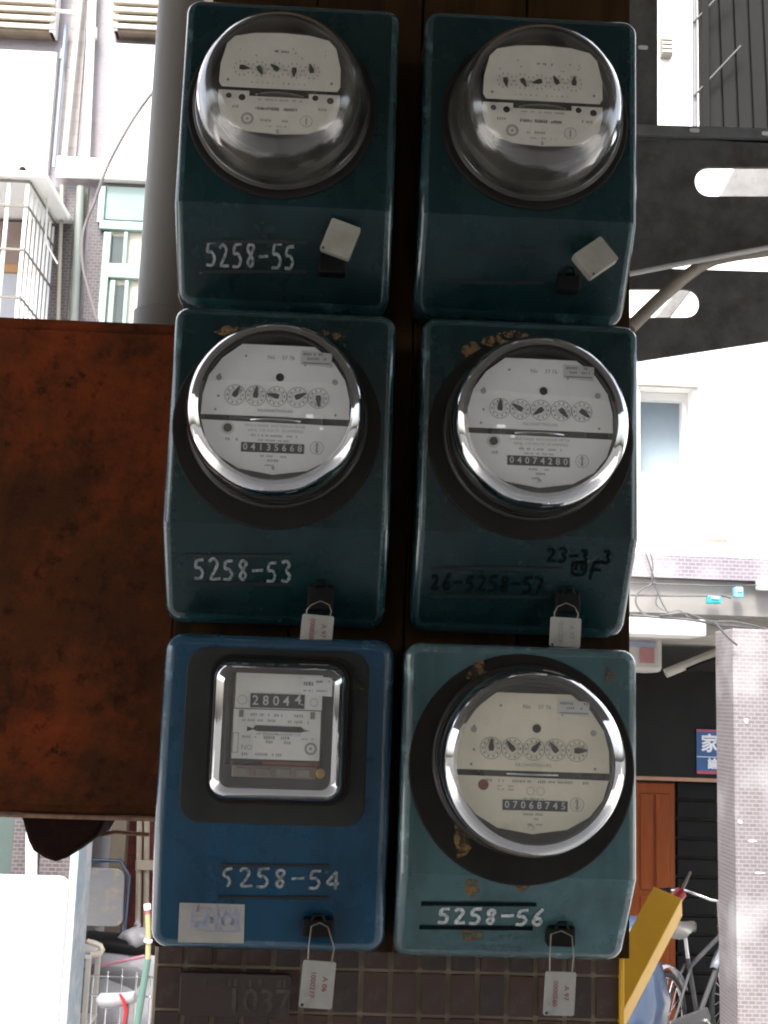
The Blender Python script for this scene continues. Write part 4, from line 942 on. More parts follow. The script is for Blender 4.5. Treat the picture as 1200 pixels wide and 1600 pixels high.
# small blue sign
sg0, sg1 = P(1088,1139,YS-0.07), P(1152,1211,YS-0.07)
sgn = thing('shop_sign', 'small blue sign with white Chinese characters and red borders', 'sign', ((sg0.x+sg1.x)/2, YS-0.064, sg1.z))
sw, sh = sg1.x-sg0.x, sg0.z-sg1.z
MB().box(-sw/2, sw/2, -0.008, 0.003, 0, sh).build('panel', M['sign_blue'], sgn, bevel=0.001)
MB().box(-sw/2, sw/2, -0.0095, -0.0082, sh*0.945, sh-0.001).build('top_border', M['sign_red'], sgn)
MB().box(-sw/2, sw/2, -0.0095, -0.0082, 0.001, sh*0.075).build('bottom_border', M['sign_red'], sgn)
MB().box(-sw/2, sw/2, -0.0095, -0.0082, sh*0.375, sh*0.39).build('divider', M['sign_white'], sgn)
t = MB(); ccx = P(1109,1160,YS-0.07).x-(sg0.x+sg1.x)/2
put_text(t, '家', 0.118, ccx, -0.0095, sh*0.66, bold=0.003); t.build('large_character', M['sign_white'], sgn)
t = MB(); put_text(t, '論', 0.070, P(1114,1195,YS-0.07).x-(sg0.x+sg1.x)/2, -0.0095, sh*0.22, bold=0.002); t.build('small_character', M['sign_white'], sgn)
# hanging unit with printed labels under the porch ceiling
au = P(1000,1018,YS-0.4)
ac = thing('hanging_unit', 'off-white box with pink and blue printed labels under the porch ceiling', 'air conditioner', (au.x, YS-0.4, au.z))
piece('casing', 'ac_white', ac, 930, 986, 1036, 1049, YS-0.4, 0.0, 0.3, 0.03)
piece('pink_label', 'print_pink', ac, 1000, 1013, 1022, 1036, YS-0.405, 0.004, 0.0)
piece('blue_label', 'print_blue', ac, 976, 1002, 1024, 1011, YS-0.405, 0.004, 0.0)
tag(MB().tube([P(1040,1052,YS-0.5), P(1080,1036,YS-0.5), P(1124,1018,YS-0.5)], 0.028, 12).build('slanted_pipe', M['cream_wall'], smooth=50), 'pale pipe slanting under the porch ceiling above the dark board', 'pipe')
tag(MB().tube([P(1072,1046,YS-0.52), P(1095,1036,YS-0.52), P(1126,1026,YS-0.52)], 0.010, 8).build('black_hose', M['black'], smooth=50), 'black hose looped beside the slanted porch pipe', 'hose')
# right mosaic column
YC = 4.55
cxl, cxr = P(1149,1300,YC).x, P(1330,1300,YC).x
cz_ = P(1150,986,YC).z
colr = thing('mosaic_column', 'worn pinkish mosaic-tiled column at the right edge', 'column', ((cxl+cxr)/2, YC, 0.1))
local(MB().box(cxl, cxr, YC, YC+0.27, 0.1, zc2-0.003).build('shaft', M['mosaic_pink'], bevel=0.006), colr)
for (x,y,a,b) in ((1166,1126,.012,.016),(1157,1284,.014,.012),(1176,1314,.026,.006),(1186,1364,.030,.005),(1154,1450,.008,.014),(1154,1506,.006,.07),(1154,1548,.007,.014)):
    q = P(x,y,YC); pts = [(q.x+a*random.uniform(.5,1)*math.cos(R(g)), q.z+b*random.uniform(.5,1)*math.sin(R(g))) for g in range(0,360,30)]
    pts = [(max(p[0],cxl+0.01),p[1]) for p in pts]
    local(MB().prism(pts, YC-0.004, YC+0.002).build('bare_plaster_patch', M['white_paint']), colr)
# cables and clips on the beam
def cable(name, label, pts, Y, r, mat):
    q = [P(x,y,Y) for x,y in pts]
    # smooth the run
    for _ in range(2):
        n = [q[0]]
        for a, b2 in zip(q[:-1], q[1:]): n += [a.lerp(b2,0.25), a.lerp(b2,0.75)]
        q = n+[q[-1]]
    return tag(MB().tube(q, r, 6).build(name, M[mat], smooth=60), label, 'cable')
cable('black_cable', 'straight dark cable running along the beam under the mosaic band', [(985,930),(1060,931),(1130,930),(1142,934)], YW-0.05, 0.006, 'cable_grey')
cable('thin_cable', 'thin grey cable sagging down the white wall over the mosaic band', [(1000,838),(1008,862),(1018,890),(1024,915),(1035,945),(1052,968)], YW-0.06, 0.004, 'cable_grey')
cable('looped_cable', 'looped grey cable curling down at the left end of the beam', [(1024,910),(1000,922),(992,935),(996,950),(1012,964),(1050,967),(1090,970),(1120,978)], YW-0.07, 0.005, 'cable_grey')
cable('bundled_cable', 'dark cable bundle running along the ledge towards the column', [(985,961),(1030,965),(1080,968),(1120,976),(1160,978),(1215,990)], YW-0.33, 0.007, 'cable_grey')
cable('hanging_cable', 'short grey cable dropping from the ledge onto the column corner', [(1118,974),(1132,990),(1142,1000),(1152,1008)], YC-0.03, 0.006, 'cable_grey')
cable('tangled_cable', 'fine grey cable tangled in loops beside the looped one', [(1012,850),(1022,884),(1016,905),(1030,925),(1022,945),(1044,958),(1062,952),(1078,966)], YW-0.08, 0.0035, 'cable_grey')
cable('slack_cable', 'slack thin cable sagging below the teal clip', [(1030,962),(1070,956),(1085,962),(1110,972),(1150,970),(1205,985)], YW-0.34, 0.004, 'cable_grey')
cable('upper_cable', 'fine dark line strung just below the mosaic band', [(985,911),(1060,913),(1130,916),(1190,914)], YW-0.055, 0.0035, 'cable_grey')
for (nm, lb, x0,y0,x1,y1, mt) in (('cable_clip','bright teal cable clip below the dark beam cable',1104,932,1125,943,'teal_clip'),('cable_clip','light blue cable connector at the end of the dark beam cable',1146,918,1159,934,'sky_clip'),('junction_box','small white junction box on the beam at the right edge',1182,908,1215,922,'white_paint')):
    q = P((x0+x1)/2,(y0+y1)/2,YW-0.04); a = P(x0,y1,YW-0.04); b2 = P(x1,y0,YW-0.04)
    e = thing(nm, lb, 'cable clip' if nm=='cable_clip' else 'junction box', (q.x, YW-0.02, a.z))
    MB().box(a.x-q.x, b2.x-q.x, -0.05, 0.0, 0, b2.z-a.z).build('body', M[mt], e, bevel=0.008)
    MB().box((a.x-q.x)*0.6, (b2.x-q.x)*0.6, -0.058, -0.0505, (b2.z-a.z)*0.55, (b2.z-a.z)*0.9).build('tab', M['sign_white'], e, bevel=0.002)
vq = P(1039,78,YW); e = thing('wall_vent', 'small grey louvred vent high on the white wall', 'vent', (vq.x, YW-0.001, vq.z-0.06))
MB().box(-0.032, 0.032, -0.05, 0, 0, 0.12).build('casing', M['vent'], e, bevel=0.004)
for i in range(4): MB().box(-0.028, 0.028, -0.056, -0.0505, 0.015+i*0.026, 0.028+i*0.026).build('slat', M['slat'], e)
# corrugated dark panel upper right
YP = 2.6
cq = P(1150,100,YP)
cp = thing('corrugated_awning', 'dark ribbed sheet-metal awning hanging at the top right', 'awning', (cq.x, YP, P(1150,215,YP).z))
xL, xR_ = P(1108,100,YP).x-cq.x, P(1108,100,YP).x-cq.x+1.6
zh = P(1150,-160,YP).z-P(1150,215,YP).z
nrib = 30; pts = []
mb = MB(); vs_ = []; step = (xR_-xL)/nrib
for i in range(nrib):
    x = xL+i*step
    vs_ += [(x,0.0),(x+step*0.80,0.0),(x+step*0.84,0.012),(x+step*0.96,0.012)]
v2 = [(x,y,0) for x,y in vs_]+[(x,y+0.06,zh) for x,y in vs_]; n = len(vs_)
mb.add(v2, [(i,i+1,i+1+n,i+n) for i in range(n-1)]); mb.add([(v[0],v[1]+0.004,v[2]) for v in v2], [(i+n,i+1+n,i+1,i) for i in range(n-1)])
mb.build('ribbed_sheet', M['corrug'], cp, fixn=False)
MB().box(xL-0.030, xL-0.004, -0.02, 0.03, 0, zh).build('edge_frame', M['corrug'], cp, bevel=0.003)
MB().box(xL-0.02, xR_, -0.01, 0.03, -0.035, -0.002).build('bottom_rail', M['corrug'], cp, bevel=0.003)
for i in range(3): MB().tube([(xL-0.06, -0.015, zh*0.15+i*zh*0.30), (xL+0.11, -0.015, zh*0.15+i*zh*0.30+0.20)], 0.004, 8).build('stay_rod', M['rod_dark'], cp, smooth=60)
pq = P(1083,100,YP); tag(MB().tube([P(1085,-60,YP), P(1086,215,YP)], 0.009, 10).build('awning_post', M['post_grey'], smooth=60), 'slim grey post beside the ribbed awning', 'post')
rs0 = P(1155,288,2.3); tag(MB().prism([(P(x,y,2.3).x, P(x,y,2.3).z) for x,y in ((1118,318),(1150,258),(1240,258),(1208,318))], 2.3, 2.33).build('roof_sheet', M['asbestos'], bevel=0.004), 'pale grey roof sheet seen through the upper slot of the bracket', 'roof sheet')
tag(MB().prism([(P(x,y,2.2).x, P(x,y,2.2).z) for x,y in ((1020,500),(1062,448),(1085,448),(1045,500))], 2.2, 2.23).build('roof_batten', M['asbestos'], bevel=0.004), 'pale grey batten seen through the lower slot of the bracket', 'batten')

# --- left building
lbd = thing('tiled_building', 'mauve and white tiled apartment building across the alley on the left', 'building', (P(60,600,YW).x, YW, 0.1))
XLm = -6.0; zl = P(60,900,YW).z
local(MB().box(XLm, xm-0.003, YW, YW+0.25, zl, ZT).build('wall', M['mauve']), lbd)
piece('white_panel', 'white_wall', lbd, -700, 68, 86, 258, YW, 0.05, 0.0, 0.004)
piece('white_panel', 'white_wall', lbd, 168, 80, 420, 292, YW, 0.05, 0.0, 0.004)
piece('white_panel', 'white_wall', lbd, -700, -400, 86, -80, YW, 0.05, 0.0, 0.004)
piece('beam', 'white_paint', lbd, 92, 261, 420, 292, YW, 0.075, -0.051, 0.004)
piece('beige_strip', 'beige_tile', lbd, 106, -80, 132, 260, YW, 0.012, 0.0)
piece('mosaic_strip', 'mosaic_grey', lbd, 62, 293, 97, 900, YW, 0.012, 0.0)
piece('mosaic_strip', 'mosaic_grey', lbd, 122, 293, 163, 900, YW, 0.014, 0.0)
piece('olive_strip', 'olive_tile', lbd, 98, 293, 116, 900, YW, 0.016, 0.0)
piece('header_panel', 'mint_glass', lbd, 166, 300, 420, 352, YW, 0.03, 0.0, 0.003)
lo_ = Vector(lbd.location)
w2 = piece('window', 'curtain', lbd, 166, 358, 330, 560, YW, 0.02, 0.0)
def subl(o, par):
    for v in o.data.vertices: v.co -= lo_
    o.parent = par; return o
for (x0,y0,x1,y1,nm,mt) in ((158,354,330,367,'frame_top','mint'),(158,368,170,560,'frame_side','mint'),(170,420,330,442,'frame_rail','mint'),(195,368,201,419,'frame_mullion','mint'),(171,443,179,560,'frame_stile','mint'),(194,443,200,560,'frame_mullion','mint')):
    subl(rect(MB(), x0,y0,x1,y1, YW, 0.055, -0.021).build(nm, M[mt], bevel=0.004), w2)
for (x0,y0,x1,y1) in ((171,372,194,418),(180,448,193,560)):
    subl(rect(MB(), x0,y0,x1,y1, YW, 0.026, -0.0205).build('dark_pane', M['dark_glass']), w2)
subl(rect(MB(), 156,296,166,353, YW, 0.05, -0.001).build('frame_post', M['mint'], bevel=0.003), w2)
# lower storey: open porch
zlc = P(60,1000,YW).z
local(MB().box(XLm, xm-0.003, YW+0.001, YW+0.25, zlc, zl-0.001).build('lower_beam', M['cream_wall']), lbd)
local(MB().box(XLm, xm-0.003, YW+0.26, YW+2.4, zlc, zlc+0.1).build('porch_ceiling', M['cream_wall']), lbd)
YI = 6.6
local(MB().box(XLm, xm-0.503, YI+0.10, YI+0.2, 0.1, zlc).build('porch_wall', M['inner_grey']), lbd)
piece('dark_green_jamb', 'green_dark', lbd, 112, 1240, 130, 1660, YI-0.02, 0.0, 0.118)
piece('beige_pier', 'beige_post', lbd, 163, 1240, 187, 1660, YI-0.5, 0.0, 0.35)
piece('red_brick_wall', 'brick_red', lbd, 188, 1240, 300, 1660, YI-0.4, 0.0, 0.3)
def vpipe(name, label, x0,y0,x1,y1, Y, r, mat, joints=()):
    a, b2 = P(x0,y0,Y), P(x1,y1,Y); e = thing(name, label, 'pipe', b2)
    MB().tube([a-b2, Vector((0,0,0))], r, 14).build('pipe', M[mat], e, smooth=60)
    for (x,y) in joints:
        q = P(x,y,Y)-b2; d = (a-b2).normalized(); MB().tube([q-d*0.03, q+d*0.03], r*1.18, 14).build('coupling', M[mat], e, smooth=60)
    return e
vpipe('slim_pipe', 'slim white slanting pipe on the mauve tiles, left of the thicker one', 131,-60,98,268, YW-0.06, 0.013, 'pipe_white')
vpipe('rain_pipe', 'thick white rain pipe down the mauve tiles above the beam', 147,-60,133,262, YW-0.06, 0.024, 'pipe_white', [(144,52)])
vpipe('blue_pipe', 'pale bluish conduit beside the upper white panel', 103,40,84,262, YW-0.05, 0.010, 'pipe_blue', [(97,85)])
vpipe('slim_lower_pipe', 'slim cream pipe below the beam beside the dark mosaic strip', 97,290,84,760, YW-0.06, 0.011, 'pipe_beige')
vpipe('grey_green_pipe', 'grey-green rain pipe below the white beam', 126,292,104,760, YW-0.06, 0.022, 'pipe_green')
tag(MB().tube([P(78,17,YW-0.1), P(100,18,YW-0.1), P(122,20,YW-0.1)], 0.010, 8).build('connecting_pipe', M['pipe_white'], smooth=50), 'short white level pipe joining the louvred box to the slim pipe', 'pipe')
# louvred ledges
def louvre(label, x0, x1, y0, y1, ns):
    q = P((x0+x1)/2, y1, YW); e = thing('louvred_box', label, 'window cage', (q.x, YW, q.z))
    z1 = P((x0+x1)/2, y0, YW-0.12).z-q.z; a = P(x0,(y0+y1)/2,YW-0.12).x-q.x; b2 = P(x1,(y0+y1)/2,YW-0.12).x-q.x
    MB().box(a+0.01, b2-0.01, -0.09, -0.001, 0.03, z1+0.5).build('backing', M['slat_dark'], e)
    dz = 0.045
    for i in range(ns):
        z = 0.045+i*dz
        MB().prism([(a,z),(b2,z),(b2,z+dz*0.55),(a,z+dz*0.55)], -0.105-0.010*i, -0.092).build('slat', M['slat'], e, bevel=0.003)
    for i in range(3):
        z = 0.045+ns*dz+0.02+i*0.11; MB().box(a, b2, -0.165, -0.092, z, z+0.075).build('white_rail', M['white_paint'], e, bevel=0.006)
    for x in (a, b2-0.03): MB().box(x-0.001, x+0.031, -0.091, -0.01, 0.03, z1+0.5).build('side_post', M['white_paint'], e, bevel=0.004)
    return e
louvre('white louvred window box at the top left corner', -160, 84, 0, 66, 5)
louvre('white louvred window box just left of the grey drain pipe', 174, 420, 0, 76, 5)
# window cage
YG = YW-0.55
gq = P(30,510,YG)
wc = thing('window_cage', 'white barred window cage with a tiled little roof on the left', 'window cage', (gq.x, YG, P(30,640,YG).z))
gz1 = P(30,282,YG).z-wc.location.z; gx1 = P(34,400,YG).x-gq.x; gx0 = gx1-1.2
nb_ = 11
for i in range(nb_):
    x = gx1-i*0.093; MB().box(x-0.009, x+0.009, -0.008, 0.008, 0, gz1).build('bar', M['white_paint'], wc, bevel=0.003)
for i in range(7):
    y = 0.012+0.075*(i+1); MB().box(gx1-0.006, gx1+0.006, y-0.006, y+0.006, 0, gz1-0.02).build('side_bar', M['white_paint'], wc)
for z in (gz1-0.62, gz1-0.37, gz1-0.14, gz1-0.01):
    MB().box(gx0, gx1+0.012, -0.014, -0.0085, z-0.006, z+0.006).build('cross_bar', M['vent'], wc)
    MB().box(gx1+0.010, gx1+0.016, 0.0, 0.53, z-0.006, z+0.006).build('side_cross_bar', M['vent'], wc)
MB().box(gx0, gx1+0.10, -0.05, 0.548, gz1+0.002, gz1+0.035).build('canopy', M['white_paint'], wc, bevel=0.01)
for i in range(8): MB().lathe([(0.018,0),(0.018,0.55)], (gx1-0.02-i*0.135, 0.50, gz1+0.038), 10, axis='y').build('roof_rib', M['room_brown'], wc, smooth=60)
MB().box(gx0, gx1-0.05, 0.48, 0.538, 0, gz1-0.32).build('blind', M['room_grey'], wc)
MB().box(gx0, gx1-0.05, 0.47, 0.538, gz1-0.318, gz1-0.27).build('wooden_sill', M['orange_wood'], wc, bevel=0.004)
MB().box(gx0, gx1-0.05, 0.49, 0.538, gz1-0.268, gz1-0.02).build('brown_panel', M['room_brown'], wc)
# cable curve at left
cable('hanging_cable', 'grey cable drooping in a curve left of the drain pipe', [(250,130),(232,152),(205,190),(180,235),(163,270),(150,310),(135,345),(128,370),(128,415),(140,460),(154,510),(170,560)], YW-0.9, 0.008, 'cable_pink')
cable('thin_cage_cable', 'thin grey cable hanging beside the window cage', [(72,292),(74,330),(70,375),(80,395),(90,412)], YG+0.2, 0.005, 'cable_white')

# left porch: column, chair, scooter and things standing about
YL = 4.5
lcl = thing('tiled_column', 'narrow mosaic column with a pale blue edge below the rusty bracket', 'column', (P(80,1450,YL).x, YL, 0.1))
a, b2 = P(56,1420,YL).x, P(104,1420,YL).x; c_ = P(117,1420,YL).x
local(MB().box(a, b2, YL, YL+0.3, 0.1, zlc-0.002).build('shaft', M['mosaic_grey']), lcl)
local(MB().box(b2+0.001, c_, YL-0.004, YL+0.3, 0.1, zlc-0.002).build('blue_edge', M['pale_blue']), lcl)
lc2 = thing('mosaic_pier', 'grey mosaic pier at the far left below the cabinet', 'column', (P(20,1450,YL).x, YL+0.1, 0.1))
a, b2 = P(12,1420,YL+0.1).x, P(42,1420,YL+0.1).x
local(MB().box(a, b2, YL+0.1, YL+0.4, 0.1, zlc-0.002).build('shaft', M['mosaic_grey']), lc2)
local(MB().box(a-0.8, a-0.001, YL+0.12, YL+0.3, 0.1, zlc-0.002).build('green_edge', M['green_dark']), lc2)
vpipe('downpipe', 'white downpipe between the two mosaic columns at the left', 51,1230,45,1660, YL, 0.028, 'pipe_white')
# beige pipes on the brick wall
e = vpipe('twin_pipe', 'left beige pipe of the bracketed pair on the red brick', 219,1240,212,1660, YI-0.5, 0.017, 'pipe_beige', [(217,1352)])
e = vpipe('twin_pipe', 'right beige pipe of the bracketed pair on the red brick', 230,1240,226,1660, YI-0.5, 0.017, 'pipe_beige', [(228,1352)])
q = P(230,1352,YI-0.53); tag(MB().box(q.x-0.06, q.x+0.10, YI-0.54, YI-0.519, q.z-0.028, q.z+0.028).build('pipe_clamp', M['pipe_beige'], bevel=0.004), 'beige clamp bar across the two pipes on the red brick', 'clamp')
# white rounded board, lower left
YWB = 2.2
q0, q1 = P(-60,1368,YWB), P(89,1640,YWB)
wb = thing('white_board', 'blank bright white board with rounded corner at the bottom left', 'board', ((q0.x+q1.x)/2, YWB, 0.0))
ww, hh = q1.x-q0.x, P(20,1368,YWB).z
MB().prism(rring(ww, hh-0.15, 0.03, cz=0.15+(hh-0.15)/2), -0.02, 0.02).build('panel', M['white_paint'], wb, bevel=0.006)
for x in (-ww*0.35, ww*0.35): MB().box(x-0.02, x+0.02, -0.18, 0.18, 0.0, 0.15).build('foot', M['scoot_grey'], wb, bevel=0.01)
# chair
YCH = 5.85
cb = P(138,1470,YCH); s_ = (cb-CAM).dot(fw)/F
ch = thing('plastic_chair', 'dirty white plastic chair with dark tubular frame in the porch', 'chair', (cb.x, YCH, 0.1))
sz = cb.z-0.1
seat_z = sz
MB().prism(rring(0.34,0.36,0.05,4,0,0), 0, 0.02).build('seat_tmp', M['chair_white'])
bpy.data.objects.remove(bpy.data.objects['seat_tmp'])
mb = MB(); mb.prism(rring(0.30,0.34,0.05,5,0,0.17), -0.008, 0.008); bk = mb.build('backrest', M['chair_white'], ch, bevel=0.004); bk.location = (0.02,0.12,seat_z+0.06); bk.rotation_euler = (R(10),0,0)
mb = MB().prism(rring(0.34,0.30,0.05,5,0,0), -0.010, 0.010); st = mb.build('seat', M['chair_white'], ch, bevel=0.004); st.location = (0,-0.05,seat_z); st.rotation_euler = (R(84),0,0)
MB().tube([(-0.16,0.13,0),(-0.16,0.12,seat_z),(-0.15,0.17,seat_z+0.34),(-0.10,0.19,seat_z+0.42),(0.12,0.19,seat_z+0.42),(0.18,0.17,seat_z+0.34),(0.18,0.12,seat_z),(0.18,0.13,0)], 0.012, 8).build('back_frame', M['scoot_blue'], ch, smooth=60)
for x in (-0.16,0.18): MB().tube([(x,-0.20,0),(x,-0.17,seat_z-0.02)], 0.011, 8).build('leg', M['scoot_blue'], ch, smooth=60)
MB().tube([(-0.16,-0.17,seat_z-0.03),(0.18,-0.17,seat_z-0.03)], 0.010, 8).build('cross_rail', M['scoot_blue'], ch, smooth=60)
# trolley frame
tq = P(132,1560,4.97)
tr = thing('trolley', 'pale metal shelf trolley frame beside the tiled column', 'trolley', (tq.x-0.13, 4.97, 0.1))
tz = P(132,1480,5.0).z-0.1
for (x,y) in ((-0.16,-0.12),(0.16,-0.12),(-0.16,0.12),(0.16,0.12)): MB().box(x-0.013, x+0.013, y-0.013, y+0.013, 0.06, tz).build('post', M['cream_wall'], tr, bevel=0.003)
for z in (0.22, tz-0.36, tz-0.02): MB().box(-0.175, 0.175, -0.135, 0.135, z, z+0.02).build('shelf', M['ac_white'], tr, bevel=0.004)
for (x,y) in ((-0.16,-0.12),(0.16,-0.12),(-0.16,0.12),(0.16,0.12)): MB().lathe([(0.0,-0.012),(0.03,-0.012),(0.03,0.012),(0.0,0.012)], (x,y,0.030), 14, axis='y').build('castor', M['rubber'], tr, smooth=40)
# umbrellas / canes
def cane(label, pts, Y, mat, hook=None):
    e = thing('umbrella', label, 'umbrella', P(pts[0][0],pts[0][1],Y)); o = P(pts[0][0],pts[0][1],Y)
    MB().tube([P(x,y,Y+dy)-o for (x,y,dy) in pts], 0.009, 8).build('shaft', M[mat], e, smooth=60)
    if hook: MB().tube([P(x,y,Y)-o for (x,y) in hook], 0.014, 8).build('handle', M['cream'], e, smooth=60)
    return e
cane('closed pink umbrella with cream crook handle lying across the trolley', [(112,1466,0),(140,1473,0)], 4.85, 'pink', [(136,1471),(148,1474),(157,1478),(160,1484),(156,1490),(147,1492),(141,1490)])
cane('pink stick lying on the grey covered scooter', [(100,1524,0.0),(130,1515,0.0),(180,1504,0),(226,1494,0)], 5.12, 'pink')
# broom pole
pq0, pq1 = P(206,1640,4.4), P(231,1412,4.4)
e = thing('broom_pole', 'teal and yellow broom pole with a white cap by the red brick', 'pole', P(204,1660,4.4)); o = P(204,1660,4.4)
MB().tube([P(198,1700,4.4)-o, P(231,1498,4.4)-o], 0.016, 10).build('teal_sleeve', M['teal_pole'], e, smooth=60)
MB().tube([P(231,1498,4.4)-o, P(232,1470,4.4)-o, P(231,1428,4.4)-o], 0.012, 10).build('yellow_handle', M['pole_yellow'], e, smooth=60)
MB().tube([P(231,1428,4.4)-o, P(230.5,1421,4.4)-o], 0.013, 10).build('red_band', M['redink'], e, smooth=60)
MB().tube([P(230.5,1421,4.4)-o, P(230,1413,4.4)-o], 0.016, 10).build('white_cap', M['white_paint'], e, smooth=60)
MB().tube([P(231,1472,4.4)-o, P(232,1468,4.4)-o], 0.019, 10).build('collar', M['white_paint'], e, smooth=60)

# ------------------------------------------------------------------ scooters and bicycle
def wheel(parent, c, axis_rot, r, tr, spokes, tyre='rubber', rim='chrome', hub=0.03):
    w_ = bpy.data.objects.new('wheel', None)
    mb = MB(); n = 28; m_ = 8; vs_ = []
    for i in range(n):
        a = 2*math.pi*i/n
        for j in range(m_):
            b_ = 2*math.pi*j/m_; rr = r-tr+tr*math.cos(b_)
            vs_.append((rr*math.cos(a), tr*math.sin(b_), rr*math.sin(a)))
    mb.add(vs_, [(i*m_+j, ((i+1)%n)*m_+j, ((i+1)%n)*m_+(j+1)%m_, i*m_+(j+1)%m_) for i in range(n) for j in range(m_)])
    w_ = mb.build('wheel', M[tyre], parent, smooth=60); w_.location = c; w_.rotation_euler = (0,0,axis_rot)
    MB().lathe([(r-tr*1.9,-tr*0.5),(r-tr*2.2,0),(r-tr*1.9,tr*0.5),(r-tr*1.3,tr*0.4),(r-tr*1.3,-tr*0.4),(r-tr*1.9,-tr*0.5)], (0,0,0), 32).build('rim', M[rim], w_, smooth=40)
    sp = MB(); sp.lathe([(0,-0.04),(hub,-0.04),(hub,0.04),(0,0.04)], (0,0,0), 12)
    for i in range(spokes):
        a = 2*math.pi*i/spokes; sp.tube([(0,0.02*(-1)**i,0),((r-2*tr)*math.cos(a),0,(r-2*tr)*math.sin(a))], 0.002 if spokes > 8 else 0.012, 5)
    sp.build('spokes', M['chrome'], w_)
    return w_

def scooter(label, loc, rz, paint, panel, mirrors=True, scale=1.0):
    e = thing('motor_scooter', label, 'scooter', loc, 'parked scooters', rot=(0,0,rz)); e.scale = (scale,)*3
    wheel(e, (0.62,0,0.22), 0, 0.22, 0.05, 6, rim='scoot_grey'); wheel(e, (-0.55,0,0.22), 0, 0.22, 0.05, 6, rim='scoot_grey')
    # body shells as cross-section lofts along x
    def loft(secs):
        mb = MB(); vs_ = []; n = 12
        for (x, zc_, hw, hh_) in secs:
            for k in range(n):
                a = 2*math.pi*k/n; vs_.append((x, hw*math.copysign(abs(math.cos(a))**0.7, math.cos(a)), zc_+hh_*math.copysign(abs(math.sin(a))**0.7, math.sin(a))))
        fs = [(i*n+k, i*n+(k+1)%n, (i+1)*n+(k+1)%n, (i+1)*n+k) for i in range(len(secs)-1) for k in range(n)]
        fs += [tuple(range(n))[::-1], tuple((len(secs)-1)*n+k for k in range(n))]
        return mb.add(vs_, fs)
    loft([(-0.86,0.66,0.05,0.04),(-0.74,0.63,0.12,0.10),(-0.50,0.56,0.17,0.16),(-0.25,0.52,0.18,0.19),(-0.10,0.48,0.16,0.18),(-0.04,0.42,0.13,0.12)]).build('rear_body', M[paint], e, smooth=50)
    loft([(-0.78,0.76,0.07,0.03),(-0.60,0.78,0.14,0.05),(-0.30,0.76,0.15,0.05),(-0.05,0.74,0.11,0.05),(0.03,0.73,0.05,0.03)]).build('seat', M['black'], e, smooth=50)
    MB().box(-0.10, 0.36, -0.16, 0.16, 0.24, 0.30).build('footboard', M['scoot_grey'], e, bevel=0.02)
    sh = MB(); sh.add([], [])
    secs = [(0.34,0.28,0.15),(0.40,0.45,0.20),(0.44,0.65,0.22),(0.44,0.82,0.17),(0.42,0.95,0.12)]; vs_ = []; n = 9
    for (x,z,hw) in secs:
        for k in range(n):
            u = -1+2*k/(n-1); vs_.append((x+0.13*(1-u*u), hw*u, z))
    k2 = len(vs_); vs_ += [(v[0]-0.02,v[1],v[2]) for v in vs_]
    fs = [(i*n+k,i*n+k+1,(i+1)*n+k+1,(i+1)*n+k) for i in range(len(secs)-1) for k in range(n-1)]; fs += [tuple(q+k2 for q in f[::-1]) for f in fs]
    MB().add(vs_, fs).build('front_shield', M[panel], e, smooth=50, fixn=False)
    loft([(0.36,0.50,0.05,0.02),(0.50,0.47,0.075,0.03),(0.66,0.47,0.080,0.03),(0.80,0.42,0.065,0.025),(0.88,0.35,0.03,0.02)]).build('front_fender', M[panel], e, smooth=50)
    for y in (-0.06,0.06): MB().tube([(0.62,y,0.22),(0.50,y,0.62)], 0.016, 8).build('fork', M['chrome'], e, smooth=60)
    MB().tube([(0.46,0,0.60),(0.38,0,0.98)], 0.022, 8).build('steering_column', M['scoot_grey'], e, smooth=60)
    loft([(0.30,1.00,0.10,0.05),(0.40,1.01,0.13,0.07),(0.50,0.98,0.09,0.06),(0.53,0.97,0.05,0.04)]).build('handlebar_cowl', M[paint], e, smooth=50)
    MB().tube([(0.28,-0.34,1.02),(0.36,-0.12,1.02),(0.36,0.12,1.02),(0.28,0.34,1.02)], 0.014, 8).build('handlebar', M['black'], e, smooth=60)
    MB().lathe([(0,0),(0.055,0.0),(0.06,-0.02),(0.03,-0.04)], (0.545,0,0.97), 16, axis='x').build('headlight', M['sign_white'], e, smooth=60)
    for s in ((-1,1) if mirrors else ()):
        mi = MB().tube([(0.34,s*0.22,1.03),(0.34,s*0.27,1.20)], 0.006, 6).build('mirror', M['black'], e, smooth=60)
        MB().lathe([(0,-0.008),(0.055,-0.008),(0.06,0.0),(0.055,0.008),(0,0.008)], (0.34,s*0.29,1.23), 16, axis='x').build('mirror_glass', M['chrome'], mi, smooth=50)
    MB().tube([(-0.20,-0.14,0.22),(-0.45,-0.16,0.26),(-0.75,-0.16,0.32)], [0.03,0.05,0.05], 10).build('exhaust', M['chrome'], e, smooth=60)
    MB().lathe([(0,-0.01),(0.04,-0.01),(0.045,0.0),(0,0.01)], (-0.87,0,0.66), 12, axis='x').build('tail_light', M['red'], e, smooth=50)
    return e
# right scooter: front toward the viewer
q = P(1018,1540,4.45)
scooter('dark blue scooter standing behind the yellow duct', (q.x-0.11, 5.05, 0.1), R(-78), 'scoot_blue', 'scoot_blue', mirrors=False, scale=0.9)
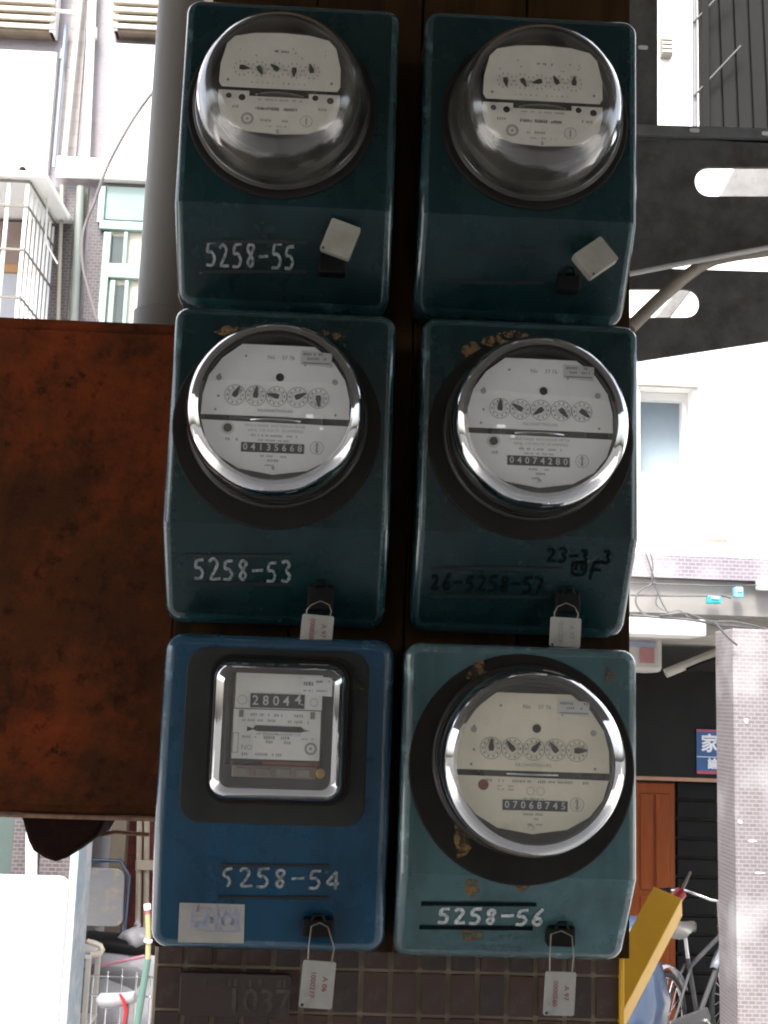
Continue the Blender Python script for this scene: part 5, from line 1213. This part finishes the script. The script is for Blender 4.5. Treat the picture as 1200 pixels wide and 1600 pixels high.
# left scooter under a grey sheet
q = P(180,1530,5.0)
sc2 = scooter('scooter half covered by a grey sheet in the left porch', (q.x+0.28, 5.34, 0.1), R(0), 'scoot_grey', 'scoot_grey', mirrors=False, scale=0.84)
def cover(label, c, rz):
    e = thing('cover_sheet', label, 'cover', c, rot=(0,0,rz)); mb = MB(); nx, ny = 22, 22; vs_ = []
    for i in range(nx+1):
        for j in range(ny+1):
            u, v = i/nx*2-1, j/ny*2-1
            drop = max(abs(u)-0.55,0)**1.0*0.62+max(abs(v)-0.62,0)*0.75
            fold = 0.022*math.sin(7*u+3*v)+0.018*math.sin(11*v-2*u)+random.uniform(-.004,.004)
            vs_.append((0.20*u*(1-0.1*abs(v))+fold*0.3, 0.42*v*(1-0.08*abs(u))+fold*0.4, 0.06*(1-u*u)-drop+fold))
    fs = [(i*(ny+1)+j,(i+1)*(ny+1)+j,(i+1)*(ny+1)+j+1,i*(ny+1)+j+1) for i in range(nx) for j in range(ny)]
    s2 = mb.add(vs_, fs).build('sheet', M['sheet'], e, smooth=80); s2.modifiers.new('solid','SOLIDIFY').thickness = 0.003
    MB().tube([(0.0,-0.03,-0.30),(0.02,-0.02,-0.05),(0.0,0.02,0.09),(-0.02,0.03,-0.1)], 0.006, 6).build('strap', M['cable_grey'], e, smooth=60)
    return e
cover('grey plastic sheet draped over the seat of the left porch scooter', (P(178,1505,5.34).x, 5.34, P(180,1500,5.34).z), R(90))
q = P(178,1562,4.6); e = thing('rolled_bag', 'pale rolled plastic bag tied with red ribbon before the scooter', 'bag', (q.x, 4.6, q.z-0.04))
MB().tube([(-0.08,0,0.03),(-0.06,0,0.035),(0.0,0,0.035),(0.06,0,0.045),(0.085,0,0.05),(0.10,0,0.03)], [0.015,0.034,0.036,0.03,0.034,0.012], 10).build('roll', M['sheet'], e, smooth=60)
MB().tube([(0.03,-0.035,0.075),(0.05,-0.036,0.05),(0.066,-0.038,0.0),(0.060,-0.038,-0.05),(0.070,-0.038,-0.10)], [0.006,0.008,0.010,0.007,0.004], 6).build('red_ribbon', M['red'], e, smooth=60)
MB().tube([(0.07,-0.02,0.02),(0.05,0.0,-0.3),(0.045,0.05,-q.z+0.14)], 0.008, 6).build('stand_stick', M['cable_grey'], e, smooth=60)

def lump(name, label, c, sx, sy, sz, mat, seed):
    rnd = random.Random(seed); ph = [rnd.uniform(0,6.3) for _ in range(8)]; mb = MB(); n, m_ = 26, 16; vs_ = []
    for i in range(m_+1):
        th = math.pi*i/m_
        for j in range(n):
            a = 2*math.pi*j/n
            r = 1+0.10*math.sin(3*a+ph[0]+2*th)+0.08*math.sin(5*a-3*th+ph[1])+0.06*math.sin(9*a+5*th+ph[2])+0.05*math.sin(13*a+ph[3]-7*th)+rnd.uniform(-.02,.02)
            z = max(math.cos(th), -0.75)
            vs_.append((sx*r*math.sin(th)*math.cos(a), sy*r*math.sin(th)*math.sin(a), sz*(z+0.75)*(1 if i else 1.1)))
    fs = [(i*n+j, i*n+(j+1)%n, (i+1)*n+(j+1)%n, (i+1)*n+j) for i in range(m_) for j in range(n)]
    e = thing(name, label, 'bag', c); mb.add(vs_, fs).build('body', M[mat], e, smooth=70)
    MB().tube([(0,0,sz*1.70),(0.010,0,sz*1.95),(-0.012,0.004,sz*2.15)], [0.018,0.009,0.022], 8).build('tied_neck', M[mat], e, smooth=70)
    return e
sq = P(205,1530,5.2)
lump('plastic_bag', 'crumpled pale plastic bag lying on the left porch scooter by the brick', (P(212,1500,5.30).x, 5.30, P(205,1478,5.30).z), 0.085, 0.08, 0.055, 'sheet', 3)
rk = thing('wire_rack', 'thin grey wire rack standing before the left porch scooter', 'rack', (P(186,1600,4.80).x, 4.80, 0.1))
rz = P(186,1512,4.80).z-0.1
for x in (-0.14,-0.07,0.0,0.07,0.14): MB().tube([(x,0,0.002),(x,0,rz-abs(x)*0.25)], 0.0045, 6).build('upright_wire', M['chrome'], rk, smooth=60)
for z in (rz*0.55, rz*0.8, rz-0.04): MB().tube([(-0.15,-0.008,z),(0.15,-0.008,z)], 0.0045, 6).build('cross_wire', M['chrome'], rk, smooth=60)
for y in (-0.10,0.10): MB().tube([(-0.14,y,0.006),(0.14,y,0.006)], 0.006, 6).build('foot_wire', M['chrome'], rk, smooth=60)
for x in (-0.14,0.14): MB().tube([(x,-0.10,0.006),(x,0.10,0.006)], 0.006, 6).build('side_foot_wire', M['chrome'], rk, smooth=60)

def bicycle(label, loc, rz):
    e = thing('bicycle', label, 'bicycle', loc, rot=(0,0,rz))
    r = 0.32
    wheel(e, (0.52,0,r), 0, r, 0.018, 24, hub=0.018); wheel(e, (-0.50,0,r), 0, r, 0.018, 24, hub=0.02)
    for (x0) in (0.52,-0.50):
        pts = [(x0+(r+0.03)*math.cos(R(a)), 0, r+(r+0.03)*math.sin(R(a))) for a in range(20 if x0 > 0 else 30, 176 if x0 < 0 else 150, 10)]
        mb = MB(); vs_ = []
        for p in pts: vs_ += [(p[0],-0.025,p[2]-0.006),(p[0],0.0,p[2]+0.004),(p[0],0.025,p[2]-0.006)]
        mb.add(vs_, [(3*i+k,3*i+k+1,3*i+k+4,3*i+k+3) for i in range(len(pts)-1) for k in range(2)]); o2 = mb.build('mudguard', M['scoot_white'], e, smooth=60, fixn=False); o2.modifiers.new('s','SOLIDIFY').thickness = 0.003
    fm = MB(); BB, ST, HT, HB = (0.0,0,0.29),(-0.14,0,0.66),(0.36,0,0.78),(0.40,0,0.62)
    fm.tube([BB,ST],0.014,8); fm.tube([(-0.13,0,0.60),(0.37,0,0.72)],0.013,8); fm.tube([BB,HB],0.016,8); fm.tube([HT,HB],0.018,8)
    for y in (-0.05,0.05): fm.tube([(BB[0],y*0.5,BB[2]),(-0.50,y,r)],0.009,6); fm.tube([(-0.13,y*0.4,0.62),(-0.50,y,r)],0.008,6)
    fm.build('frame', M['scoot_grey'], e, smooth=60)
    fk = MB()
    for y in (-0.045,0.045): fk.tube([(0.40,y*0.6,0.62),(0.43,y,0.50),(0.52,y,r)],0.010,6)
    fk.build('fork', M['chrome'], e, smooth=60)
    MB().tube([ST,(-0.18,0,0.80)],0.012,8).build('seat_post', M['chrome'], e, smooth=60)
    mb = MB(); vs_ = []
    secs = [(-0.32,0.085,0.83),(-0.30,0.10,0.85),(-0.22,0.09,0.855),(-0.14,0.045,0.845),(-0.06,0.022,0.84),(-0.03,0.012,0.83)]; n = 10
    for (x,hw,z) in secs:
        for k in range(n):
            a = 2*math.pi*k/n; vs_.append((x, hw*math.cos(a), z+(0.022 if math.sin(a)>0 else 0.04)*math.sin(a)))
    mb.add(vs_, [(i*n+k,i*n+(k+1)%n,(i+1)*n+(k+1)%n,(i+1)*n+k) for i in range(len(secs)-1) for k in range(n)]+[tuple(range(n))[::-1],tuple((len(secs)-1)*n+k for k in range(n))]).build('saddle', M['saddle_grey'], e, smooth=60)
    MB().tube([HT,(0.34,0,0.92)],0.012,8).build('stem', M['chrome'], e, smooth=60)
    MB().tube([(0.16,-0.28,0.98),(0.30,-0.22,0.98),(0.36,-0.06,0.93),(0.36,0.06,0.93),(0.30,0.22,0.98),(0.16,0.28,0.98)],0.011,8).build('handlebar', M['chrome'], e, smooth=60)
    for s in (-1,1): MB().tube([(0.20,s*0.265,0.98),(0.08,s*0.31,0.98)],0.016,8).build('grip', M['black'], e, smooth=60)
    MB().prism([(-0.54,0.26),(0.03,0.22),(0.08,0.29),(0.03,0.36),(-0.50,0.38)], -0.055, -0.035).build('chain_case', M['scoot_grey'], e, bevel=0.01)
    cr = MB().tube([(0,-0.06,0.29),(0.12,-0.07,0.20)],0.009,6).build('crank', M['chrome'], e, smooth=60)
    MB().box(0.08,0.17,-0.15,-0.075,0.19,0.21).build('pedal', M['black'], e, bevel=0.004)
    return e
q = P(1074,1447,5.35)
bicycle('old grey bicycle with white mudguards between door and mosaic column', (q.x+0.13, 5.60, 0.1), R(50)).scale = (0.93,)*3
